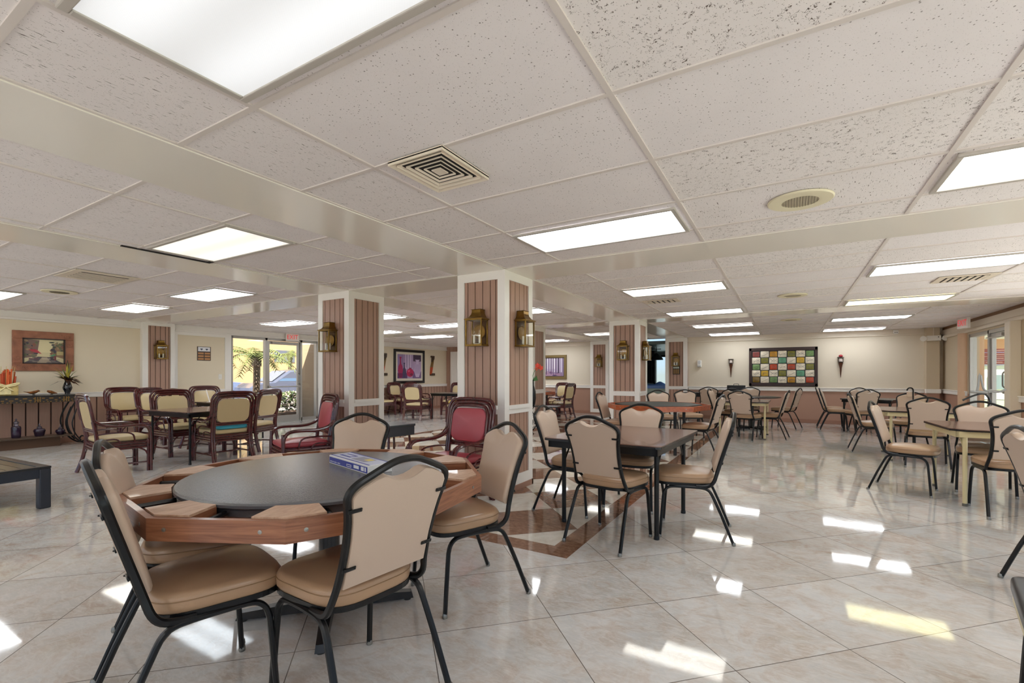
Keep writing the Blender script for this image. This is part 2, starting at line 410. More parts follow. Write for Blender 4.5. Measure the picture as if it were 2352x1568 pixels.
def textmesh(txt, size, depth):
    cu = bpy.data.curves.new('txt', 'FONT'); cu.body = txt; cu.size = size; cu.extrude = depth; cu.align_x = 'CENTER'; cu.align_y = 'CENTER'
    o = bpy.data.objects.new('txt', cu); COL.objects.link(o)
    dg = bpy.context.evaluated_depsgraph_get(); dg.update()
    me = bpy.data.meshes.new_from_object(o.evaluated_get(dg))
    vs = [v.co.copy() for v in me.vertices]; fs = [list(p.vertices) for p in me.polygons]
    bpy.data.objects.remove(o); bpy.data.curves.remove(cu); bpy.data.meshes.remove(me)
    return vs, fs
def stroke(mb, pts, w, h0, h1):                    # flat letter stroke in the local xy plane
    for a, b in zip(pts[:-1], pts[1:]):
        a, b = Vector((a[0], a[1])), Vector((b[0], b[1])); t = (b - a).normalized(); n = Vector((-t.y, t.x)) * w / 2
        a2, b2 = a - t * w / 2, b + t * w / 2
        mb.prism([a2 - n, b2 - n, b2 + n, a2 + n], h0, h1)
# ------------------------------------------------------------------ camera
TH = 0.533
cd = bpy.data.cameras.new('camera'); cam = bpy.data.objects.new('camera', cd); COL.objects.link(cam)
cam.location = (0, 0, 1.22); cam.rotation_euler = (PI / 2, 0, TH)
cd.sensor_width = 36; cd.lens = 36 * 1074 / 2352; cd.shift_y = (862 - 784) / 2352; cd.clip_start = 0.02; cd.clip_end = 300
S.camera = cam

# ------------------------------------------------------------------ floor and ceiling
mb = MB(); mb.quad((WL, WF, 0), (WR, WF, 0), (WR, WB + 0.3, 0), (WL, WB + 0.3, 0)); struct('floor', mb, M['floor'])
BX = [(-3.08, -2.48), (-5.40, -4.80)]             # soffit lines along y
BY = [(4.06, 4.66), (9.05, 9.65)]                 # soffit lines along x
xb = [WL] + [v for b in sorted(BX) for v in b] + [WR]
yb = [WF] + [v for b in BY for v in b] + [WB]
zones_x = [(xb[0], xb[1]), (xb[2], xb[3]), (xb[4], xb[5])]
zones_y = [(yb[0], yb[1]), (yb[2], yb[3]), (yb[4], yb[5])]
XL = {0: [-11.05 + 1.19 * k for k in range(-1, 6)], 1: [-4.66, -3.47], 2: [-1.865 + 1.275 * k for k in range(4)]}
def ylines(zx, zy):
    if zx == 2: base = [0.455 + 0.646 * k for k in range(-9, 6)] if zy == 0 else ([5.15 + 0.622 * k for k in range(7)] if zy == 1 else [10.05 + 0.655 * k for k in range(7)])
    else: base = [1.82 + 0.61 * k for k in range(-12, 4)] if zy == 0 else ([5.10 + 0.61 * k for k in range(7)] if zy == 1 else [10.1 + 0.61 * k for k in range(7)])
    return base
tiles = MB(); grid = MB(); LIGHTCELLS = []
RND = random.Random(3)
NEAR = {}                                          # tile kind by row for the tiles nearest the camera
for zx, (x0, x1) in enumerate(zones_x):
    for zy, (y0, y1) in enumerate(zones_y):
        xs = [x0] + [v for v in XL[zx] if x0 + 0.1 < v < x1 - 0.1] + [x1]
        ys = [y0] + [v for v in ylines(zx, zy) if y0 + 0.1 < v < y1 - 0.1] + [y1]
        for i in range(len(xs) - 1):
            for j in range(len(ys) - 1):
                cx, cy = (xs[i] + xs[i + 1]) / 2, (ys[j] + ys[j + 1]) / 2
                if zx == 2 and zy == 0:
                    col = 0 if cx < -1.9 else (1 if cx < -0.6 else (2 if cx < 0.6 else 3))
                    row = round((cy - 0.78) / 0.646)
                    k = {0: 0, 1: 2, 2: 1, 3: 0}[col]
                    if col == 1 and row >= 1: k = 2
                    if col == 2: k = {1: 1, 2: 2, 3: 1, 4: 0}.get(row, 1)
                    if col == 3: k = 1 if row < 4 else 0
                else: k = RND.choice([0, 0, 2, 2, 0])
                if k == 0 and zx == 2 and (zy > 0): k = RND.choice([0, 1, 2])
                tiles.mat(k).quad((xs[i], ys[j], CEIL), (xs[i], ys[j + 1], CEIL), (xs[i + 1], ys[j + 1], CEIL), (xs[i + 1], ys[j], CEIL))
        w = 0.024
        for v in xs[1:-1]: grid.box2((v - w / 2, y0, CEIL - 0.007), (v + w / 2, y1, CEIL))
        for v in ys[1:-1]: grid.box2((x0, v - w / 2, CEIL - 0.0062), (x1, v + w / 2, CEIL))
        for a, b in (((x0, y0), (x1, y0 + .018)), ((x0, y1 - .018), (x1, y1)), ((x0, y0), (x0 + .018, y1)), ((x1 - .018, y0), (x1, y1))):
            grid.box2((a[0], a[1], CEIL - 0.0055), (b[0], b[1], CEIL))
ceil = struct('ceiling', tiles, [M['tile_dash'], M['tile_worm'], M['tile_fine']])
struct('tbar_grid', grid, M['tbar'], ceil)
mb = MB(); mb.box2((-4.80, 1.70, CEIL - .013), (-4.775, 2.40, CEIL - .004)); mb.box2((-4.80, 2.37, CEIL - .013), (-4.665, 2.40, CEIL - .004)); struct('tile_gap', mb, M['hole'], ceil)
mb = MB()
for a, b in BX: mb.box2((a, WF, CEIL - 0.012), (b, WB, CEIL + 0.1))
xs = [WL] + [v for b in sorted(BX) for v in b] + [WR]
for a, b in BY:
    for i in (0, 2, 4): mb.box2((xs[i], a, CEIL - 0.012), (xs[i + 1], b, CEIL + 0.1))
struct('trim_1', mb, M['soffit'])
mb = MB(); mb.box2((WL - .3, WF - .3, CEIL + 0.12), (WR + .3, WB + .3, CEIL + 0.2)); struct('ceiling_deck', mb, M['hole'], ceil)

# ------------------------------------------------------------------ walls
RAIL = 0.86
def wallrun(name, a, b, n, z0, z1, mb, th=0.14):
    pass
# left wall: x = WL, glazed entrance between y 6.12 and 8.50
G0, G1, GH = 6.12, 8.50, 2.17
mb = MB()
for y0, y1, z0, z1 in ((WF, -4.5, RAIL, CEIL), (-4.5, 1.5, 2.2, CEIL), (1.5, G0, RAIL, CEIL), (G1, WB, RAIL, CEIL), (G0, G1, GH, CEIL)):
    mb.box2((WL - 0.16, y0, z0), (WL, y1, z1))
wl = struct('wall_left', mb, M['cream'])
mb = MB()                                          # boarded wainscot
for y0, y1 in ((WF, G0), (G1, WB)):
    mb.mat(1).box2((WL - 0.16, y0, 0), (WL, y1, RAIL))
    y = y0
    while y < y1 - 0.01:
        e = min(y + 0.152, y1); mb.mat(0).box2((WL, y + 0.006, 0.0), (WL + 0.012, e - 0.006, RAIL)); y += 0.16
struct('wainscot', mb, [M['panel'], M['groove']], wl)
def railz(x0, x1): pass
mb = MB()
for y0, y1 in ((WF, 4.33), (4.93, G0 - .02), (G1 + .02, WB)):
    mb.box2((WL, y0, RAIL - 0.045), (WL + 0.035, y1, RAIL + 0.045), 0.008); mb.box2((WL, y0, RAIL + 0.03), (WL + 0.048, y1, RAIL + 0.05), 0.006)
struct('trim_2', mb, M['white'])
mb = MB()                                          # deep crown fascia
for y0, y1 in ((1.5, 4.33), (4.93, WB)):
    mb.box2((WL, y0, 2.185), (WL + 0.02, y1, CEIL)); mb.box2((WL, y0, 2.165), (WL + 0.045, y1, 2.205), 0.01)
struct('trim_3', mb, M['white'])
mb = MB(); mb.box2((WL, WF, 0), (WL + 0.02, G0 - .02, 0.10), 0.006); mb.box2((WL, G1 + .02, 0), (WL + 0.02, WB, 0.10), 0.006); struct('baseboard_left', mb, M['base'])
mb = MB()                                          # white frame around the cream panel right of the pilaster
mb.box2((WL, 4.93, RAIL), (WL + .018, 5.0, 2.17)); mb.box2((WL, 5.98, RAIL), (WL + .018, G0, 2.17)); mb.box2((WL, 5.0, 2.10), (WL + .018, 5.98, 2.17))
struct('trim_4', mb, M['white'])

# back wall: y = WB, open between x -4.74 and -3.08 to the games room
mb = MB()
for x0, x1, z0 in ((-9.2, -5.0, RAIL), (-2.6, WR + 0.16, RAIL)): mb.box2((x0, WB, z0), (x1, WB + 0.16, CEIL))
wb = struct('wall_back', mb, M['cream2'])
mb = MB()
for x0, x1 in ((-9.2, -5.0), (-2.6, WR + 0.16)): mb.box2((x0, WB, 0), (x1, WB + 0.16, RAIL))
struct('wainscot', mb, M['mauve'], wb)
mb = MB()                                          # brown boarded end of the back wall beside the white door
mb.mat(1).box2((WL - .16, WB, 0), (-9.2, WB + 0.16, CEIL))
x = WL
while x < -9.2:
    mb.mat(0).box2((x + 0.004, WB - 0.012, 0), (min(x + 0.156, -9.2), WB, CEIL)); x += 0.16
struct('boarding', mb, [M['panel'], M['groove']], wb)
mb = MB()
for x0, x1 in ((-9.2, -5.4), (-2.46, 2.72)):
    mb.box2((x0, WB - 0.035, RAIL - 0.045), (x1, WB, RAIL + 0.045), 0.008); mb.box2((x0, WB - 0.048, RAIL + 0.03), (x1, WB, RAIL + 0.05), 0.006)
struct('trim_5', mb, M['white'])
mb = MB()
for x0, x1 in ((-9.2, -5.4), (-2.46, WR)):
    mb.box2((x0, WB - 0.02, 2.185), (x1, WB, CEIL)); mb.box2((x0, WB - 0.045, 2.165), (x1, WB, 2.205), 0.01)
struct('trim_6', mb, M['offwhite'])
mb = MB()
for x0, x1 in ((-9.2, -5.4), (-2.46, WR)): mb.box2((x0, WB - 0.02, 0), (x1, WB, 0.10), 0.006)
struct('baseboard_back', mb, M['base'])
d = sroot('door_1', (-10.55, WB - 0.02, 0))        # white flush door in the boarded wall
mb = MB(); mb.box2((-0.44, -0.02, 0.01), (0.44, 0.02, 2.04)); obj('leaf', mb, M['white'], d)
mb = MB(); mb.box2((-0.52, -0.03, 0), (-0.44, 0.02, 2.12)); mb.box2((0.44, -0.03, 0), (0.52, 0.02, 2.12)); mb.box2((-0.44, -0.03, 2.04), (0.44, 0.02, 2.12)); obj('door_frame', mb, M['white'], d)
mb = MB(); mb.lathe([(0.0, 0), (0.028, 0.004), (0.03, 0.03), (0.014, 0.045), (0.014, 0.07)], M4=Matrix.Translation((0.36, -0.09, 1.0)) @ Matrix.Rotation(-PI / 2, 4, 'X')); obj('handle', mb, M['brass'], d)

# right wall: x = WR, glazed exit between y 10.24 and 12.43
R0, R1, RH = 10.24, 12.45, 2.02
mb = MB()
for y0, y1, z0, z1 in ((WF, -4.4, RAIL, CEIL), (8.8, R0, RAIL, CEIL), (R1, WB + .16, RAIL, CEIL), (R0, R1, RH, CEIL), (-4.4, 8.8, 2.20, CEIL)): mb.box2((WR, y0, z0), (WR + 0.16, y1, z1))
wr = struct('wall_right', mb, M['beige'])
mb = MB()
for y0, y1, z1 in ((WF, -4.4, RAIL), (8.8, R0, RAIL), (R1, WB + .16, RAIL), (-4.4, 8.8, .10)): mb.box2((WR, y0, 0), (WR + 0.16, y1, z1))
struct('wainscot', mb, M['mauve'], wr)
mb = MB()
for y0, y1 in ((8.8, R0 - .2), (R1 + .04, WB)):
    mb.box2((WR - 0.035, y0, RAIL - 0.045), (WR, y1, RAIL + 0.045), 0.008); mb.box2((WR - 0.048, y0, RAIL + 0.03), (WR, y1, RAIL + 0.05), 0.006)
struct('trim_7', mb, M['white'])
mb = MB(); mb.box2((WR - 0.02, 8.8, 2.10), (WR, WB, 2.245)); mb.box2((WR - 0.05, 8.8, 2.055), (WR, WB, 2.11), 0.012); mb.box2((WR - 0.035, 8.8, 2.13), (WR, WB, 2.145)); struct('trim_8', mb, M['offwhite'])
mb = MB(); mb.box2((WR - 0.012, WF, 2.245), (WR, WB, CEIL)); struct('trim_9', mb, M['darkbrown'])
mb = MB(); mb.box2((WR - 0.02, WF, 0), (WR, R0 - .2, 0.10), .006); mb.box2((WR - 0.02, R1 + .04, 0), (WR, WB, 0.10), .006); struct('baseboard_right', mb, M['base'])
mb = MB(); mb.box2((WR - 0.13, R0 - 0.22, 0), (WR, R0 - .01, 2.06), 0.01); struct('trim_10', mb, M['offwhite'])
mb = MB(); mb.lathe([(0.10, 0), (0.10, 2.06)], (WR - 0.02, R1 + 0.16, 0), 20); struct('trim_11', mb, cm('peach_post', 214, 178, 146, 0.5))
# corner pilaster of the back wall
mb = MB(); mb.box2((2.72, WB - 0.22, RAIL), (2.95, WB, CEIL)); pz = struct('corner_pilaster', mb, M['beige'], wb)
mb = MB(); mb.box2((2.72, WB - 0.22, 0), (2.95, WB, RAIL)); struct('wainscot', mb, M['mauve'], wb)
mb = MB(); mb.box2((2.71, WB - 0.24, RAIL - .045), (2.97, WB - .1, RAIL + .05), 0.006); mb.box2((2.95, WB - 0.05, RAIL - .045), (WR, WB, RAIL + .05), 0.006); struct('trim_12', mb, M['white'])
# wall behind the camera
mb = MB(); mb.box2((WL - .16, WF - 0.16, RAIL), (-10.5, WF, CEIL)); mb.box2((2.4, WF - 0.16, RAIL), (WR + .16, WF, CEIL)); mb.box2((-10.5, WF - .16, 2.20), (2.4, WF, CEIL)); wf = struct('wall_front', mb, M['cream'])
mb = MB(); mb.box2((WL - .16, WF - 0.16, 0), (-10.5, WF, RAIL)); mb.box2((2.4, WF - 0.16, 0), (WR + .16, WF, RAIL)); mb.box2((-10.5, WF - 0.16, 0), (2.4, WF, .10)); struct('wainscot', mb, M['mauve'], wf)

# ------------------------------------------------------------------ columns
def column(x0, x1, y0, y1, faces, name='column', top=0.10, st=0.088):
    root = sroot(name, ((x0 + x1) / 2, (y0 + y1) / 2, 0)); hx, hy = (x1 - x0) / 2, (y1 - y0) / 2
    mb = MB(); mb.box2((-hx + .022, -hy + .022, 0), (hx - .022, hy - .022, CEIL)); obj('core', mb, M['groove'], root)
    fr = MB(); bb = MB()
    for ang, w, dpt in ((0, hx, hy), (PI / 2, hy, hx), (PI, hx, hy), (-PI / 2, hy, hx)):
        key = {0: 's', PI / 2: 'e', PI: 'n', -PI / 2: 'w'}[ang]
        if key not in faces: continue
        Q = Matrix.Rotation(ang, 4, 'Z')
        def B(a, b, m):
            if key in 'ew': a = (max(a[0], -w + .0221), a[1], a[2]) if m is fr else a; b = (min(b[0], w - .0221), b[1], b[2]) if m is fr else b
            m.box([(a[i] + b[i]) / 2 for i in range(3)], [abs(b[i] - a[i]) for i in range(3)], 0.0, M4=Q)
        f0, f1 = -dpt, -dpt + 0.022
        B((-w, f0, .06), (-w + st, f1, CEIL), fr); B((w - st, f0, .06), (w, f1, CEIL), fr)
        B((-w + st, f0, CEIL - top), (w - st, f1, CEIL), fr); B((-w + st, f0, .06), (w - st, f1, 0.17), fr)
        B((-w + st, f0, RAIL - 0.04), (w - st, f1, RAIL + 0.045), fr); B((-w + st, f0 - .012, RAIL + .01), (w - st, f1, RAIL + 0.05), fr)
        B((-w - .006, f0 - .006, 0), (w + .006, f1, 0.06), bb)
        pw = 2 * (w - st)
        for za, zb in ((0.17, RAIL - 0.04), (RAIL + 0.05, CEIL - top)):
            pm = MB(); xs = [0, .10, .325, .55, .775, .93, 1.0]
            pm.mat(1)
            for i in range(len(xs) - 1):
                a, b = -w + st + pw * xs[i] + 0.005, -w + st + pw * xs[i + 1] - 0.005
                pm.mat(0); B((a, -dpt + 0.010, za), (b, -dpt + 0.021, zb), pm)
            obj('panel', pm, [M['panel'], M['groove']], root)
    obj('frame', fr, M['white'], root); obj('baseboard', bb, M['base'], root)
    return root
A0, A1, B0, B1 = -3.08, -2.48, -5.40, -4.80
column(A0, A1, 4.06, 4.66, 'senw'); column(B0, B1, 4.06, 4.66, 'senw')
column(A0, A1, 9.05, 9.65, 'senw'); column(B0, B1, 9.05, 9.65, 'senw')
column(A0, A1, 14.02, 14.62, 'se', st=0.10, top=.12); column(B0, B1, 14.04, 14.64, 'se', st=0.10, top=.12)
column(WL - 0.5, WL + 0.10, 4.33, 4.93, 'se', name='column', st=0.10, top=.07)

# ------------------------------------------------------------------ glazed entrances
def glazed(name, x, side, ys, h, door_i, rail, lock):
    # ys: frame centre lines along y; pane door_i is the swinging door
    r = sroot(name, (x, 0, 0)); fw = 0.055
    mb = MB()
    for y in ys: mb.box2((-0.05, y - fw / 2, 0), (0.05, y + fw / 2, h))
    mb.box2((-0.05, ys[0], h - 0.06), (0.05, ys[-1], h)); 
    for i in range(len(ys) - 1):
        if i != door_i: mb.box2((-0.05, ys[i], 0), (0.05, ys[i + 1], 0.09))
    obj('window_frame', mb, M['alu'], r)
    for i in range(len(ys) - 1):
        a, b = ys[i] + fw / 2, ys[i + 1] - fw / 2
        if i == door_i:
            d = MB(); w = 0.07
            d.box2((-0.024, a + .004, 0.01), (0.024, a + w, h - .07)); d.box2((-0.024, b - w, 0.01), (0.024, b - .004, h - .07))
            d.box2((-0.024, a + w, 0.01), (0.024, b - w, 0.18)); d.box2((-0.024, a + w, h - .15), (0.024, b - w, h - .07))
            dm = obj('door_leaf', d, M['alu'], r)
            g = MB(); g.box2((-0.004, a + w, .18), (0.004, b - w, h - .15)); obj('pane', g, M['glass'], dm)
            p = MB(); p.tube([(0.055 * side, a + w, rail), (0.055 * side, b - w, rail)], 0.016); p.box2((0.02 * side, a + 0.02, rail - .03), (0.07 * side, a + w + .01, rail + .03)); p.box2((0.02 * side, b - w - .01, rail - .03), (0.07 * side, b - 0.02, rail + .03)); obj('push_bar', p, M['alu'], dm)
            yy = b - w / 2 if lock > 0 else a + w / 2
            p = MB(); p.tube(cr([(0.025 * side, yy, rail + .06), (0.075 * side, yy, rail + .09), (0.08 * side, yy, rail + .2), (0.075 * side, yy, rail + .31), (0.025 * side, yy, rail + .34)], 4), 0.011); obj('pull_handle', p, M['chrome'], dm)
            p = MB(); p.box2((0.02 * side, a + .12, h - .14), (0.07 * side, a + .36, h - .085)); p.tube([(0.045 * side, a + .3, h - .14), (0.14 * side, a + .55, h - .15), (0.045 * side, b - .2, h - .14)], 0.008); obj('door_closer', p, M['lampframe'], dm)
        else:
            g = MB(); g.box2((-0.004, a, .09), (0.004, b, h - .06)); obj('pane', g, M['glass'], r)
    return r
glazed('window_1', WL - 0.06, 1, [G0 + .03, 7.0, 7.98, G1 - .03], GH, 1, 0.93, 1)
glazed('window_2', WR + 0.06, -1, [R0 + .03, 10.62, 11.44, R1 - .03], RH, 1, 0.95, -1)
# unseen window bands, added beside and behind the viewpoint so daylight brightens the ceiling
def band(name, a, b, along_y):
    r = sroot(name); mb = MB(); g = MB(); n = max(1, round(abs(b - a) / 1.6))
    for k in range(n + 1):
        v = a + (b - a) * k / n
        if along_y: mb.box2((WR + .04, v - .03, .10), (WR + .10, v + .03, 2.20))
        else: mb.box2((v - .03, WF - .10, .10), (v + .03, WF - .04, 2.20))
    for z in (.10, 2.15):
        if along_y: mb.box2((WR + .04, a, z), (WR + .10, b, z + .05))
        else: mb.box2((a, WF - .10, z), (b, WF - .04, z + .05))
    obj('window_frame', mb, M['alu'], r)
    if along_y: g.box2((WR + .068, a, .15), (WR + .072, b, 2.15))
    else: g.box2((a, WF - .072, .15), (b, WF - .068, 2.15))
    obj('pane', g, M['glass'], r)
band('added_window_4', -4.4, 8.8, True); band('added_window_5', -10.5, 2.4, False)
mb = MB(); g = MB()  # another unseen window band, added in the left wall for more daylight
for k in range(5): v = -4.5 + 1.5 * k; mb.box2((WL - .10, v - .03, RAIL), (WL - .04, v + .03, 2.2))
for z in (RAIL, 2.15): mb.box2((WL - .10, -4.5, z), (WL - .04, 1.5, z + .05))
r_ = sroot('added_window_6'); obj('window_frame', mb, M['alu'], r_); g.box2((WL - .072, -4.5, RAIL + .05), (WL - .068, 1.5, 2.15)); obj('pane', g, M['glass'], r_)
mb = MB(); mb.box2((-12.2, 8.62, -.03), (WL - .16, 8.80, 2.6)); struct('wing_wall', mb, cm('peach_render', 196, 166, 132, .7))
# dark games room beyond the opening in the back wall
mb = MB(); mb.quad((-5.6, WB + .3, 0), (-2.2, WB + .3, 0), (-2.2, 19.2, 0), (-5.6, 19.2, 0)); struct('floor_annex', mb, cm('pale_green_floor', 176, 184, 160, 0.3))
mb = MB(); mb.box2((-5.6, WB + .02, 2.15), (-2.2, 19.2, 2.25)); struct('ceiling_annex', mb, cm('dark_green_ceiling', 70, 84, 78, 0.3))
mb = MB(); mb.box2((-5.7, WB + .16, 0), (-5.6, 19.2, 2.3)); mb.box2((-2.2, WB + .16, 0), (-2.1, 19.2, .7)); mb.box2((-2.2, WB + .16, 2.0), (-2.1, 19.2, 2.3)); mb.box2((-2.2, WB + .16, .7), (-2.1, 15.0, 2.0)); mb.box2((-2.2, 18.8, .7), (-2.1, 19.2, 2.0)); mb.box2((-5.6, 19.1, 0), (-4.55, 19.2, 2.3)); mb.box2((-3.4, 19.1, 0), (-2.2, 19.2, 2.3)); mb.box2((-4.55, 19.1, 1.98), (-3.4, 19.2, 2.3)); mb.box2((-4.55, 19.1, 0), (-3.4, 19.2, .78)); struct('wall_annex', mb, cm('slate_wall', 128, 138, 140, 0.6))  # right side opening is unseen, added to let daylight into the room
mb = MB(); mb.box2((-4.62, 19.02, .74), (-4.55, 19.1, 2.02)); mb.box2((-3.4, 19.02, .74), (-3.33, 19.1, 2.02)); mb.box2((-4.55, 19.02, .74), (-3.4, 19.1, .8)); mb.box2((-4.55, 19.02, 1.95), (-3.4, 19.1, 2.02)); mb.box2((-4.0, 19.02, .8), (-3.95, 19.1, 1.95)); w3 = struct('window_3', mb, M['blackplain'])
mb = MB(); mb.box2((-4.55, 19.05, .8), (-3.4, 19.06, 1.95)); obj('pane', mb, M['glass'], w3)
mb = MB(); mb.box2((-4.80, WB + 0.01, 0), (-4.70, WB + 0.16, 2.12)); mb.box2((-4.70, WB + .03, 0), (-4.66, WB + .13, 2.1)); struct('trim_14', mb, M['white'])
# ------------------------------------------------------------------ banquet chair
def hw(z):                                         # half width of the chair back by height
    T = [(0.40, .203), (0.46, .198), (.52, .190), (.60, .185), (.68, .188), (.75, .197), (.80, .208), (.835, .212)]
    for (a, p), (b, q) in zip(T[:-1], T[1:]):
        if z <= b: return p + (q - p) * (z - a) / (b - a)
    return T[-1][1]
def by(z): return -0.125 - 0.30 * (z - 0.43)       # the reclined back plane
def banquet_chair(label, group=None):
    t = thing('banquet_chair', label, 'chair', group=group)
    P = sq(0.026, 0.021, 0.006)
    right = [(.20, -.005, .398), (.202, -.055, .400), (.203, -.10, .412), (.203, -.128, .445)] + [(hw(z), by(z), z) for z in (.50, .56, .62, .69, .75, .80)]
    crest = [(.213, by(.828), .828), (.205, by(.852), .852), (.180, by(.873), .873), (.135, by(.893), .893), (.088, by(.913), .913), (.045, by(.927), .927), (0, by(.931), .931)]
    half = right + crest
    path = cr(half + [(-p[0], p[1], p[2]) for p in reversed(half[:-1])], 3)
    mb = MB(); mb.sweep(path, P, up=(0, 0.0, 1)); obj('back_frame', mb, M['black'], t)
    # back pad inside the frame, its top edge dipping to leave the hand hole
    prof = [(0.505, .986), (.56, 1), (.62, 1), (.69, 1), (.75, 1), (.80, 1), (.828, 1)]
    rt = [(hw(z) * k - 0.012, z) for z, k in prof] + [(.190, .846), (.165, .862), (.125, .879), (.092, .887), (.076, .884), (.055, .872), (.028, .863), (0, .860)]
    outl = rt + [(-a, b) for a, b in reversed(rt[:-1])]
    s = math.sqrt(1 + .09)
    # u across, v along z, height along the outward normal of the back (towards the sitter)
    B4 = Matrix(((1, 0, 0, 0), (0, -.30, 1 / s, -0.125 + .30 * .43), (0, 1, .30 / s, 0), (0, 0, 0, 1)))
    mb = MB(); mb.cushion(outl, -0.012, 0.036, 0.020, 0.012, B4, back_r=0.004, steps=3); bk = obj('backrest', mb, M['tan'], t, angle=60)
    mb = MB(); o2 = [(a * 0.992, 0.69 + (b - .69) * .994) for a, b in outl]; n = len(o2)
    mb.add([B4 @ Vector((a, b, -0.0135)) for a, b in o2], [list(range(n))]); mb.add([B4 @ Vector((a, b, -0.012)) for a, b in o2], [list(range(n))])
    obj('back_panel', mb, M['tanback'], bk)
    for sx in (-1, 1):
        for z in (.575, .785):
            mb = MB(); x = hw(z)
            mb.box((sx * (x - .018), by(z) - 0.017, z), (.05, .006, .013), .002, M4=None, rx=0.29); mb.lathe([(.004, 0), (.004, .004), (0, .005)], (sx * (x - .036), by(z) - .021, z), 8)
            obj('bracket', mb, M['black'], t)
    # seat: rounded, wider at the front
    so = []
    for a in range(40):
        an = 2 * PI * a / 40; c, sn = math.cos(an), math.sin(an)
        e = 0.52; x = .215 * abs(c) ** e * (1 if c > 0 else -1); y = .215 * abs(sn) ** e * (1 if sn > 0 else -1)
        x *= 1.0 + 0.10 * (y / .215) * (1 if y > 0 else 0.8); so.append((x * .985, y + .085))
    mb = MB(); mb.cushion(so, .407, .484, .030, .022, steps=4); st = obj('seat', mb, M['tanseat'], t, angle=70)
    mb = MB(); mb.tube([(c[0] * 1.0, (c[1] - .085) * 1.0 + .085, .458) for c in so], .0022, 5, closed=True); obj('seam', mb, M['seam'], st)
    mb = MB(); mb.prism([(a * .985, (b - .085) * .985 + .085) for a, b in so], .398, .418)
    mb.box((0, -.03, .392), (.40, .03, .012)); mb.box((0, .17, .392), (.40, .03, .012)); obj('seat_frame', mb, M['black'], t)
    for sx in (-1, 1):
        L = sq(.024, .020, .006)
        fr = cr([(sx * .218, .250, .012), (sx * .212, .236, .20), (sx * .207, .226, .315)], 2)[:-1] + cr([(sx * .207, .226, .315), (sx * .2055, .215, .352), (sx * .204, .190, .378), (sx * .203, .150, .388), (sx * .202, .05, .391)], 3)
        mb = MB(); mb.sweep(fr, L, up=(1, 0, 0)); l = obj('leg', mb, M['black'], t)
        mb = MB(); mb.lathe([(.0, 0), (.013, 0), (.0145, .006), (.013, .018), (.011, .024)], (sx * .2185, .251, 0), 10); obj('glide', mb, M['chrome'], l)
        bk2 = cr([(sx * .226, -.252, .012), (sx * .216, -.178, .20), (sx * .208, -.118, .335)], 2)[:-1] + cr([(sx * .208, -.118, .335), (sx * .206, -.098, .368), (sx * .204, -.068, .386), (sx * .203, -.02, .391), (sx * .202, .05, .391)], 3)
        mb = MB(); mb.sweep(bk2, L, up=(1, 0, 0)); l = obj('leg', mb, M['black'], t)
        mb = MB(); mb.lathe([(.0, 0), (.013, 0), (.0145, .006), (.013, .018), (.011, .024)], (sx * .2265, -.2555, 0), 10); obj('glide', mb, M['chrome'], l)
    return t

